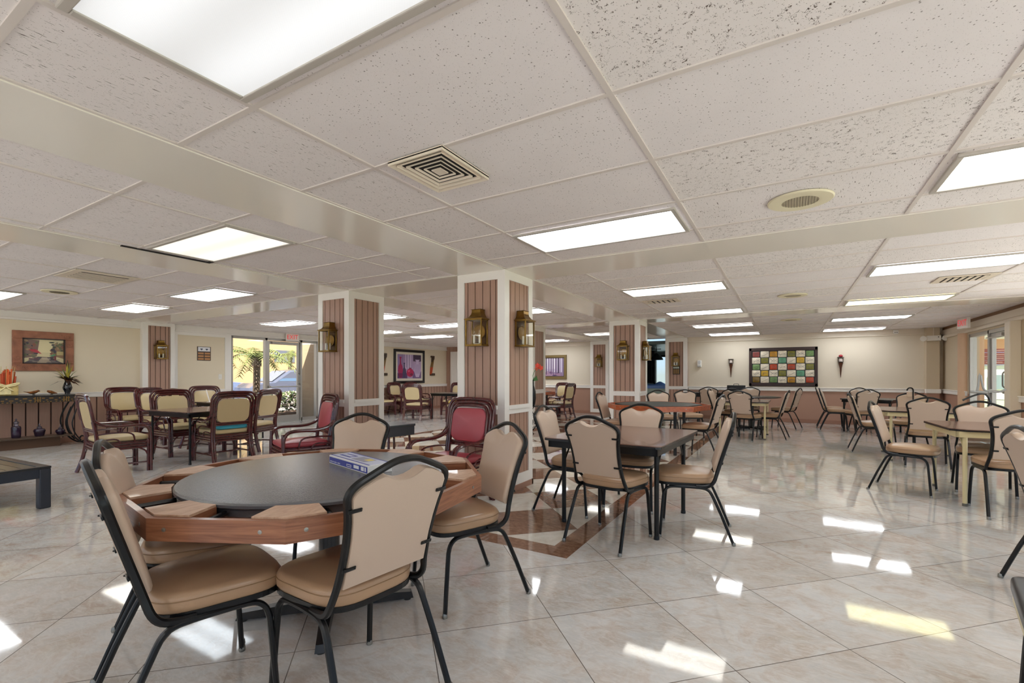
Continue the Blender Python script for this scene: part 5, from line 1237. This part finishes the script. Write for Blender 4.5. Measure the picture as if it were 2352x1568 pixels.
# local x runs along the wall, y=0 is its centre, +x towards the back wall
mb = MB(); mb.box2((-.95, -.20, .865), (.86, .20, .89), .006); obj('tabletop', mb, M['blackplain'], t)
mb = MB(); mb.mat(0).box2((-.93, -.19, .765), (.84, .19, .865)); mb.mat(1)
x = -.92; k = 0
while x < .82:
    w = (.035, .02, .05)[k % 3]; mb.box2((x, -.196, .80 if k % 2 else .828), (x + w, -.19, .815 if k % 2 else .846)); mb.box2((x + .01, -.197, .772), (x + .03, -.19, .785)); x += w + .018; k += 1
for x in (-.7, -.2, .3, .66):
    for dx in (-.03, 0, .03): mb.box2((x + dx - .006, -.199, .775), (x + dx + .006, -.19, .86))
obj('apron', mb, [cm('apron_black', 46, 42, 40, .35), cm('gilt', 142, 110, 62, .35, metal=.5)], t)
for sx in (-1, 1):
    mb = MB(); x0 = .80 if sx > 0 else -.89
    for sy in (-.15, .15): 
        mb.tube(cr([(x0 * 1.0, sy, .77), (x0 - sx * .08, sy, .60), (x0 - sx * .12, sy, .42), (x0 - sx * .08, sy, .24), (x0 + sx * .02, sy, .09), (x0 + sx * .12, sy, .02), (x0 + sx * .20, sy, .03), (x0 + sx * .22, sy, .09), (x0 + sx * .17, sy, .12), (x0 + sx * .14, sy, .08)], 5), .013, 7)
        mb.tube(cr([(x0 + sx * .02, sy, .66), (x0 - sx * .03, sy, .50), (x0 - sx * .05, sy, .36), (x0 - sx * .01, sy, .20), (x0 + sx * .07, sy, .07)], 5), .010, 6)
    obj('scroll_leg', mb, M['black'], t)
mb = MB(); mb.box2((-.80, -.17, .165), (.76, .17, .19), .004); obj('shelf', mb, cm('brown_marble_shelf', 78, 62, 48, .3, var=.3), t)
mb = MB(); mb.box2((-.72, -.06, .0), (.62, .165, .162)); obj('plinth', mb, cm('brown_plinth', 92, 66, 48, .5), t)
def urn(label, x, prof, lid):
    u = thing('lidded_urn', label, 'urn', (CX, 2.40 + x, .191))
    mb = MB(); mb.lathe(prof, n=24); obj('body', mb, cm('aubergine_glaze', 40, 24, 44, .12, spec=.7), u)
    mb = MB(); mb.lathe(lid, n=20); obj('lid', mb, cm('pewter_lid', 116, 108, 116, .25, metal=.6), u)
urn('tall dark purple lidded urn on the console shelf', .09, [(.05, 0), (.056, .01), (.06, .06), (.062, .16), (.056, .185), (.034, .195)], [(.034, .195), (.03, .20), (.026, .225), (.036, .24), (.034, .262), (.02, .268), (.008, .285), (.014, .298), (.004, .318), (0, .32)])
urn('round dark purple lidded urn on the middle of the console shelf', .37, [(.055, 0), (.06, .01), (.072, .07), (.078, .09), (.066, .118), (.036, .130)], [(.036, .13), (.03, .136), (.034, .152), (.018, .165), (.008, .178), (.012, .19), (.003, .215), (0, .216)])
urn('small squat dark purple lidded urn at the end of the console shelf', .635, [(.04, 0), (.046, .01), (.062, .045), (.066, .06), (.056, .084), (.03, .094)], [(.03, .094), (.026, .10), (.03, .112), (.015, .124), (.007, .136), (.011, .148), (.003, .172), (0, .173)])
t = thing('flower_vase', 'black bulbous vase of dark leaves and yellow grass on the console end', 'vase', (CX, 3.13, .891))
mb = MB(); mb.lathe([(.032, 0), (.038, .006), (.034, .022), (.062, .09), (.066, .115), (.05, .18), (.036, .22), (.038, .25), (.044, .258)], n=24); obj('vase', mb, cm('glossy_black', 18, 16, 20, .08, spec=.8), t)
rq = random.Random(4)
def spray(n, cols, lo, hi, wid, up, name):
    mb = MB(); ms = [cm(*c) for c in cols]
    for k in range(n):
        a = rq.uniform(0, 2 * PI); ln = rq.uniform(lo, hi); tilt = rq.uniform(*up); b = Vector((0, 0, .24)); d = Vector((math.cos(a) * math.sin(tilt), math.sin(a) * math.sin(tilt), math.cos(tilt)))
        side = d.cross(Vector((0, 0, 1))); side = side.normalized() if side.length > .1 else Vector((1, 0, 0)); droop = Vector((0, 0, -ln * .25 * math.sin(tilt)))
        p = [b + side * wid * .3, b + d * ln * .5 + side * wid, b + d * ln + droop, b + d * ln * .5 - side * wid, b - side * wid * .3]
        mb.mat(rq.randrange(len(ms))).add(p, [(0, 1, 2, 3, 4)])
    obj(name, mb, ms, t)
spray(38, [('leaf_dark_brown', 54, 36, 28, .5), ('leaf_rust', 96, 58, 34, .5)], .16, .30, .03, (.8, 1.75), 'dark_leaves')
spray(30, [('grass_yellow', 184, 168, 62, .6), ('grass_green', 112, 132, 78, .6)], .24, .40, .010, (.15, 1.25), 'grass_blades')
mb = MB(); mb.lathe([(.004, .24), (.018, .34), (.018, .52), (.004, .60)], n=8); obj('seed_spike', mb, cm('spike_brown', 60, 40, 30, .6), t)
def bird(label, y, rz, up):
    b = thing('bird_figurine', label, 'figurine', (CX + .08, y, .891), rz); b.scale = (.62, .62, .72)
    mb = MB()
    if up: pr = [(-.12, .03, .008), (-.06, .045, .026), (0, .058, .040), (.05, .072, .036), (.075, .084, .026), (.095, .082, .010)]
    else: pr = [(-.20, .085, .004), (-.13, .07, .010), (-.07, .055, .026), (0, .060, .040), (.05, .075, .034), (.085, .095, .026), (.11, .095, .016), (.128, .088, .003)]
    n = 10; vs = []; fs = []
    for x, z, r in pr:
        for k in range(n): a = 2 * PI * k / n; vs.append((x, r * .8 * math.cos(a), z + r * math.sin(a)))
    for i in range(len(pr) - 1):
        for k in range(n): fs.append((i * n + k, i * n + (k + 1) % n, (i + 1) * n + (k + 1) % n, (i + 1) * n + k))
    fs += [tuple(range(n)), tuple(range((len(pr) - 1) * n, len(pr) * n))]
    mb.add(vs, fs, True); obj('body', mb, cm('bronze_bird', 132, 78, 34, .25, metal=.5, var=.5, vscale=18), b)
    mb = MB(); mb.box((.0, 0, .010), (.05, .04, .02), .006); obj('foot', mb, M['blackplain'], b)
bird('bronze bird figurine with long tail on the console', 2.68, PI / 2, False); bird('bronze bird figurine with head lowered, beside the black vase', 2.90, -PI / 2, True)
t = thing('basket', 'woven straw basket with a raffia bow and orange dried stems on the console', 'basket', (CX, 2.33, .891))
mb = MB(); n = 24
mb.box2((-.10, -.16, 0), (.10, .17, .17), .02); obj('body', mb, cm('straw', 200, 178, 116, .8, bump=.8, bscale=60, var=.2, vscale=20), t)
mb = MB(); mb.box2((.10, -.14, .02), (.112, .08, .12), .004); obj('letters_band', mb, cm('pale_raffia', 226, 212, 160, .8, bump=.8, bscale=40, var=.12, vscale=20), t)
mb = MB()
for sx in (-1, 1): mb.tube(cr([(.11, .02, .16), (.13, .02 + sx * .08, .19), (.12, .02 + sx * .15, .20), (.125, .02 + sx * .10, .17), (.11, .02, .15)], 4), .014, 6); mb.tube(cr([(.112, .02, .15), (.125, .02 + sx * .05, .10), (.12, .02 + sx * .08, .08)], 4), .010, 6)
obj('bow', mb, M['pale_raffia'], t)
mb = MB(); ms = [cm('dried_orange', 206, 92, 40, .7), cm('dried_rust', 180, 70, 34, .7), cm('dried_straw', 206, 184, 120, .8)]
for k in range(26):
    x, y = rq.uniform(-.07, .07), rq.uniform(-.13, .14); h = rq.uniform(.18, .32)
    mb.mat(rq.randrange(2)).tube([(x, y, .12), (x * 1.05, y * 1.05, .12 + h * .6), (x * 1.1, y * 1.1, .12 + h)], .012, 5)
for k in range(16):
    x, y = rq.uniform(-.07, .07), rq.uniform(-.13, .14); mb.mat(2).tube([(x, y, .15), (x * 1.4, y * 1.3, rq.uniform(.40, .50))], .003, 4)
obj('dried_stems', mb, ms, t)

# ------------------------------------------------------------------ games room glimpse
t = thing('pool_table', 'games table with pale green sides under a blue cover, seen through the opening', 'pool table', (-3.95, 16.4, 0))
mb = MB(); mb.box2((-.75, -1.2, .62), (.75, 1.2, .84), .02); obj('body', mb, cm('grey_green_laminate', 172, 192, 182, .4), t)
mb = MB(); mb.box2((-.77, -1.22, .80), (.77, 1.22, .90), .03); mb.lathe([(0, .0), (.22, 0), (.14, .05), (.05, .10), (0, .11)], (.1, .3, .9), 12); obj('cover', mb, cm('blue_cover', 120, 156, 224, .5), t)
for sx in (-1, 1):
    for sy in (-1, 1): mb = MB(); mb.box2((sx * .6 - .08, sy * 1.0 - .08, 0), (sx * .6 + .08, sy * 1.0 + .08, .62), .02); obj('leg', mb, M['grey_green_laminate'], t)
t = thing('pendant_lamp', 'dark pendant lamp hanging over the games table', 'lamp', (-3.78, 15.9, 0))
mb = MB(); mb.tube([(0, 0, 1.95), (0, 0, 2.15)], .012); mb.tube([(-.15, 0, 2.1), (.15, 0, 2.1)], .012); obj('rod', mb, M['blackplain'], t)
mb = MB(); mb.lathe([(.03, 1.96), (.10, 1.92), (.20, 1.80), (.22, 1.74), (.215, 1.74), (.09, 1.90)], n=20); obj('shade', mb, M['blackplain'], t)
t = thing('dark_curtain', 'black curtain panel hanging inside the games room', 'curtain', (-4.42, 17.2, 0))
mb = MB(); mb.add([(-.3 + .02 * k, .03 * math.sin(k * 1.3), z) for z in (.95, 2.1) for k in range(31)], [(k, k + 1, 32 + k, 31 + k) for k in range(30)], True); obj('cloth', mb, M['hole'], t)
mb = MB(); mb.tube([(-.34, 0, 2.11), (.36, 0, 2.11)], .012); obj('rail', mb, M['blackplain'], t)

# ------------------------------------------------------------------ outdoors: street side beyond the entrance
mb = MB(); mb.quad((-60, -25, -.03), (WL - .16, -25, -.03), (WL - .16, 60, -.03), (-60, 60, -.03)); struct('ground_street', mb, cm('pale_asphalt', 132, 128, 122, .8))
mb = MB(); mb.box2((WL - 1.3, 4.0, -.03), (WL - .16, 11, -.005)); struct('paving', mb, cm('pale_paving', 170, 160, 146, .7))
t = thing('building', 'orange rendered building across the street', 'building', (-24, 14, 0))
mb = MB(); mb.box2((-4, -14, 0), (0, 14, 7)); obj('wall', mb, cm('orange_render', 214, 172, 122, .7), t)
for y in (-9, -4, 1.9, 6.2):
    mb = MB(); mb.box2((-.05, y - .6, 1.95), (.03, y + .6, 2.6)); obj('window', mb, cm('grey_window', 112, 112, 120, .3), t)
for y in (2.9, 8): mb = MB(); mb.box2((0, y - .12, 0), (.12, y + .12, 6)); obj('pilaster', mb, cm('pale_pink_render', 226, 200, 180, .7), t)
mb = MB(); mb.box2((-4, -14.3, 6.8), (.4, 14.3, 7.2)); obj('cornice', mb, M['pale_pink_render'], t)
def palm(label, loc, h, n, seed):
    rr = random.Random(seed); t = thing('palm_tree', label, 'palm tree', loc)
    mb = MB(); mb.tube(cr([(0, 0, 0), (.03, .05, h * .4), (-.02, .10, h * .8), (0, .08, h)], 6), .10, 9); mb.tube(cr([(0, .08, h - .25), (0, .08, h + .05)], 2), .14, 9); obj('trunk', mb, cm('palm_trunk', 112, 92, 74, .9, bump=1, bscale=20, var=.2), t)
    for k in range(n):
        a = 2 * PI * k / n + rr.uniform(-.2, .2); el = rr.uniform(.1, 1.1); L_ = rr.uniform(.9, 1.4); mb = MB(); pts = []
        for i in range(8):
            s = i / 7; r = L_ * s; z = h + L_ * (math.sin(el) * s - .75 * s * s); pts.append(Vector((math.cos(a) * r * math.cos(el * .6), .08 + math.sin(a) * r * math.cos(el * .6), z)))
        mb.tube(pts, .010, 4)
        for i in range(1, 8):
            for q in (0, .5):
                p = pts[i - 1].lerp(pts[i], q); tdir = (pts[i] - pts[i - 1]).normalized(); side = tdir.cross(Vector((0, 0, 1))).normalized()
                for sg in (-1, 1):
                    e = p + side * sg * .30 * (1 - .5 * i / 8) + tdir * .16 - Vector((0, 0, .06)); mb.add([p, p + tdir * .055, e], [(0, 1, 2)])
        obj('frond', mb, cm('palm_green', 116, 122, 66, .6), t)
palm('palm tree right outside the glazed entrance', (-14.3, 8.45, 0), 1.75, 20, 2)
palm('palm tree farther off outside the glazed entrance', (-22.4, 11.6, 0), 2.2, 16, 5)
palm('palm tree at the orange building seen through the entrance', (-22.6, 15.2, 0), 2.3, 16, 9)
def car(label, loc, rz, body):
    # length along x, front at +x
    t = thing('car', label, 'car', loc, rz)
    side = [(-2.25, .35), (-2.2, .75), (-1.95, .92), (-1.35, .98), (-.75, 1.42), (-.2, 1.48), (.5, 1.44), (1.15, 1.0), (1.9, .90), (2.2, .72), (2.25, .38), (1.85, .30), (-1.9, .30)]
    def loft(poly, ws): 
        mb = MB(); n = len(poly); vs = []
        for w, sc in ws: vs += [(x * sc, w, .3 + (z - .3) * (sc if z > .9 else 1)) for x, z in poly]
        fs = [tuple(range(n))[::-1], tuple(range((len(ws) - 1) * n, len(ws) * n))]
        for i in range(len(ws) - 1):
            for j in range(n): fs.append((i * n + j, i * n + (j + 1) % n, (i + 1) * n + (j + 1) % n, (i + 1) * n + j))
        mb.add(vs, fs, True); return mb
    b = obj('body', loft(side, [(-.88, .94), (-.80, .99), (-.5, 1.0), (.5, 1.0), (.80, .99), (.88, .94)]), body, t, angle=28)
    gl = cm('car_glass', 96, 120, 146, .08, spec=.8)
    for sy in (-1, 1):
        mb = MB(); y = sy * .845
        for poly in ([(-1.18, 1.0), (-.72, 1.33), (-.22, 1.38), (-.22, 1.0)], [(-.12, 1.0), (-.12, 1.38), (.46, 1.34), (.92, 1.02)]): mb.add([(x * .985, sy * (.885 if z < 1.1 else .868), z) for x, z in poly], [(0, 1, 2, 3)])
        obj('side_window', mb, gl, b)
        mb = MB(); mb.box((.78, sy * .96, 1.02), (.10, .16, .10), .03); obj('mirror', mb, body, b)
    for (x0, z0, x1, z1) in ((.56, 1.43, 1.14, 1.02), (-1.33, 1.0, -.78, 1.41)):
        mb = MB(); d = .02 if x0 > 0 else -.02; mb.add([(x0 + d, -.68, z0), (x1 + d, -.74, z1), (x1 + d, .74, z1), (x0 + d, .68, z0)] if x0 > 0 else [(x0 + d, -.74, z0), (x1 + d, -.68, z1), (x1 + d, .68, z1), (x0 + d, .74, z0)], [(0, 1, 2, 3)]); obj('windscreen', mb, gl, b)
    for x in (-1.38, 1.38):
        for sy in (-1, 1):
            mb = MB(); Q = Matrix.Translation((x, sy * .78, .32)) @ Matrix.Rotation(PI / 2, 4, 'X'); mb.lathe([(.20, -.11), (.31, -.11), (.325, -.06), (.325, .06), (.31, .11), (.20, .11)], M4=Q, n=24); w = obj('wheel', mb, cm('tyre', 32, 32, 34, .8), t)
            mb = MB(); mb.lathe([(0, -.115), (.19, -.10), (.20, -.06), (.20, .06), (.19, .10), (0, .115)], M4=Q, n=16); obj('rim', mb, cm('alloy', 170, 172, 176, .3, metal=.6), w)
    return t
car('silver grey car parked outside, seen through the entrance door', (-17.6, 12.3, 0), PI / 2 - .2, cm('car_grey', 96, 98, 112, .2, coat=.5))
car('pale blue car parked outside, seen through the fixed entrance pane', (-20.2, 9.3, 0), PI / 2 - .1, cm('car_blue', 120, 132, 162, .2, coat=.5))
def bush(label, loc, sx, sy, h, n, seed, cols, name='hedge'):
    rr = random.Random(seed); mb = MB(); ms = [cm(*c) for c in cols]
    for k in range(n):
        p = Vector((rr.uniform(-sx, sx), rr.uniform(-sy, sy), h * (rr.random() ** .6))); p.z *= 1 - .3 * abs(p.y / sy) ** 3; d = Vector((rr.uniform(-1, 1), rr.uniform(-1, 1), rr.uniform(-.2, 1))).normalized(); s = d.orthogonal().normalized() * rr.uniform(.018, .032); L_ = rr.uniform(.06, .10)
        mb.mat(rr.randrange(len(ms))).add([p, p + d * L_ * .5 + s, p + d * L_, p + d * L_ * .5 - s], [(0, 1, 2, 3)])
    return tag(obj(name, mb, ms, loc=loc), label, 'hedge')
bush('low green hedge just outside the entrance door', (-13.0, 9.0, .12), .45, 1.5, .58, 2600, 3, [('hedge_green', 62, 82, 42, .5), ('hedge_light', 110, 122, 72, .5), ('hedge_bloom', 170, 154, 140, .6)])
mb = MB(); mb.box2((-13.55, 7.2, -.03), (-12.45, 10.8, .13), .03); struct('planting_bed', mb, cm('mulch', 128, 104, 86, .9, bump=1, bscale=30, var=.3))
t = thing('traffic_cone', 'orange traffic cone beside the parked cars', 'cone', (-16.3, 9.75, 0))
mb = MB(); mb.box((0, 0, .02), (.34, .34, .04)); mb.lathe([(.14, .04), (.02, .7)], n=16); obj('body', mb, cm('cone_orange', 232, 96, 40, .5), t)
mb = MB(); mb.lathe([(.115, .20), (.085, .36)], n=16); obj('collar', mb, cm('cone_white', 236, 232, 226, .4), t)
mb = MB(); mb.quad((-40, WF - 40, -.02), (20, WF - 40, -.02), (20, WF - .16, -.02), (-40, WF - .16, -.02)); struct('added_bounce_paving', mb, cm('pale_bounce_paving', 220, 216, 210, .7))  # unseen pale ground, added to bounce sunlight up onto the ceiling
# ------------------------------------------------------------------ outdoors: courtyard beyond the glass exit
mb = MB(); mb.quad((WR + .16, -25, -.03), (60, -25, -.03), (60, 80, -.03), (WR + .16, 80, -.03)); struct('ground_lawn', mb, cm('lawn', 158, 172, 132, .9, var=.15, vscale=2))
mb = MB(); mb.box2((WR + .16, -20, -.03), (WR + 5.0, 22, -.005)); struct('paving_patio', mb, cm('patio_paving', 220, 216, 210, .7))
mb = MB(); mb.box2((WR + .16, -12, 2.35), (WR + .9, 8.8, 2.42)); struct('sun_block_eave', mb, M['white'])  # unseen overhang added to keep sun out of the right window band
mb = MB(); mb.box2((WR + .16, 8.8, 2.55), (WR + 4.2, 24, 2.7)); struct('ceiling_patio', mb, cm('patio_ceiling', 226, 212, 204, .7))
mb = MB(); mb.box2((WR + .16, 23.8, 2.14), (WR + 4.2, 24, 2.55)); struct('trim_15', mb, cm('patio_fascia', 206, 150, 108, .6))
for x, y in ((3.64, 14.3), (WR + 3.9, 23.9), (WR + 3.9, 10)): mb = MB(); mb.box2((x - .1, y - .1, -.03), (x + .1, y + .1, 2.55)); struct('post', mb, M['peach_post'])
t = thing('building', 'white courtyard building with louvred panels beyond the glass exit', 'building', (11, 33, 0))
mb = MB(); mb.box2((-10, 0, 0), (10, 3, 6)); obj('wall', mb, cm('white_render', 240, 232, 224, .7), t)
mb = MB(); mb.box2((-6, -.06, 2.30), (6, 0, 2.95)); obj('upper_glazing', mb, cm('blue_glazing', 120, 148, 184, .2), t)
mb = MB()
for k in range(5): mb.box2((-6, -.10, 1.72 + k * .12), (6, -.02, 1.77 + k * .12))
obj('louvers', mb, cm('louver_grey', 120, 116, 130, .6), t)  # slats in one plain violet grey
for x in (-3.6, -1.6, .4): mb = MB(); mb.box2((x - .55, -.08, .52), (x + .55, 0, 1.25)); obj('window', mb, cm('teal_window', 128, 142, 142, .2), t)
t = thing('hanging_sign', 'dark red stacked signboards hanging outside the glass exit', 'sign', (5.05, 18.2, 0))
for k in range(4): mb = MB(); mb.box((-.02 * k, 0, 1.92 - k * .11), (.52 - .02 * k, .02, .10)); b = obj('board', mb, cm('sign_red', 150, 48, 44, .5), t); mb = MB(); mb.box((-.02 * k, -.012, 1.92 - k * .11), (.34, .002, .025)); obj('lettering', mb, cm('sign_pale', 206, 160, 150, .5), b)
mb = MB(); mb.box((.34, 0, 1.88), (.20, .02, .24)); obj('board', mb, M['sign_red'], t)
mb = MB(); mb.tube([(-.18, 0, 1.96), (-.18, 0, 2.55)], .006); mb.tube([(.30, 0, 1.99), (.30, 0, 2.55)], .006); obj('chain', mb, M['black'], t)

# ------------------------------------------------------------------ light
w = bpy.data.worlds.new('World'); S.world = w; w.use_nodes = True
nt = w.node_tree; bg = nt.nodes['Background']
sk = nt.nodes.new('ShaderNodeTexSky'); sk.sky_type = 'HOSEK_WILKIE'; sk.turbidity = 3.0; sk.ground_albedo = .4; sk.sun_direction = (.42, -.40, .81)
nt.links.new(sk.outputs[0], bg.inputs['Color']); bg.inputs['Strength'].default_value = SKYK
sl = bpy.data.lights.new('sun', 'SUN'); so_ = bpy.data.objects.new('sun', sl); COL.objects.link(so_)
sl.energy = SUNK; sl.angle = R(.6); sl.color = (1.0, .99, .97); so_.rotation_euler = Vector((-.42, .40, -.81)).to_track_quat('-Z', 'Y').to_euler(); so_.location = (0, 0, 12)
S.view_settings.view_transform = 'Standard'; S.view_settings.look = 'None'; S.view_settings.gamma = 1.0; S.view_settings.use_curve_mapping = False
S.view_settings.exposure = EXPO
cyc = S.cycles; cyc.max_bounces = 14; cyc.diffuse_bounces = 7; cyc.glossy_bounces = 5; cyc.transparent_max_bounces = 14; cyc.caustics_reflective = False; cyc.caustics_refractive = False; cyc.use_denoising = True; cyc.sample_clamp_indirect = 6.0
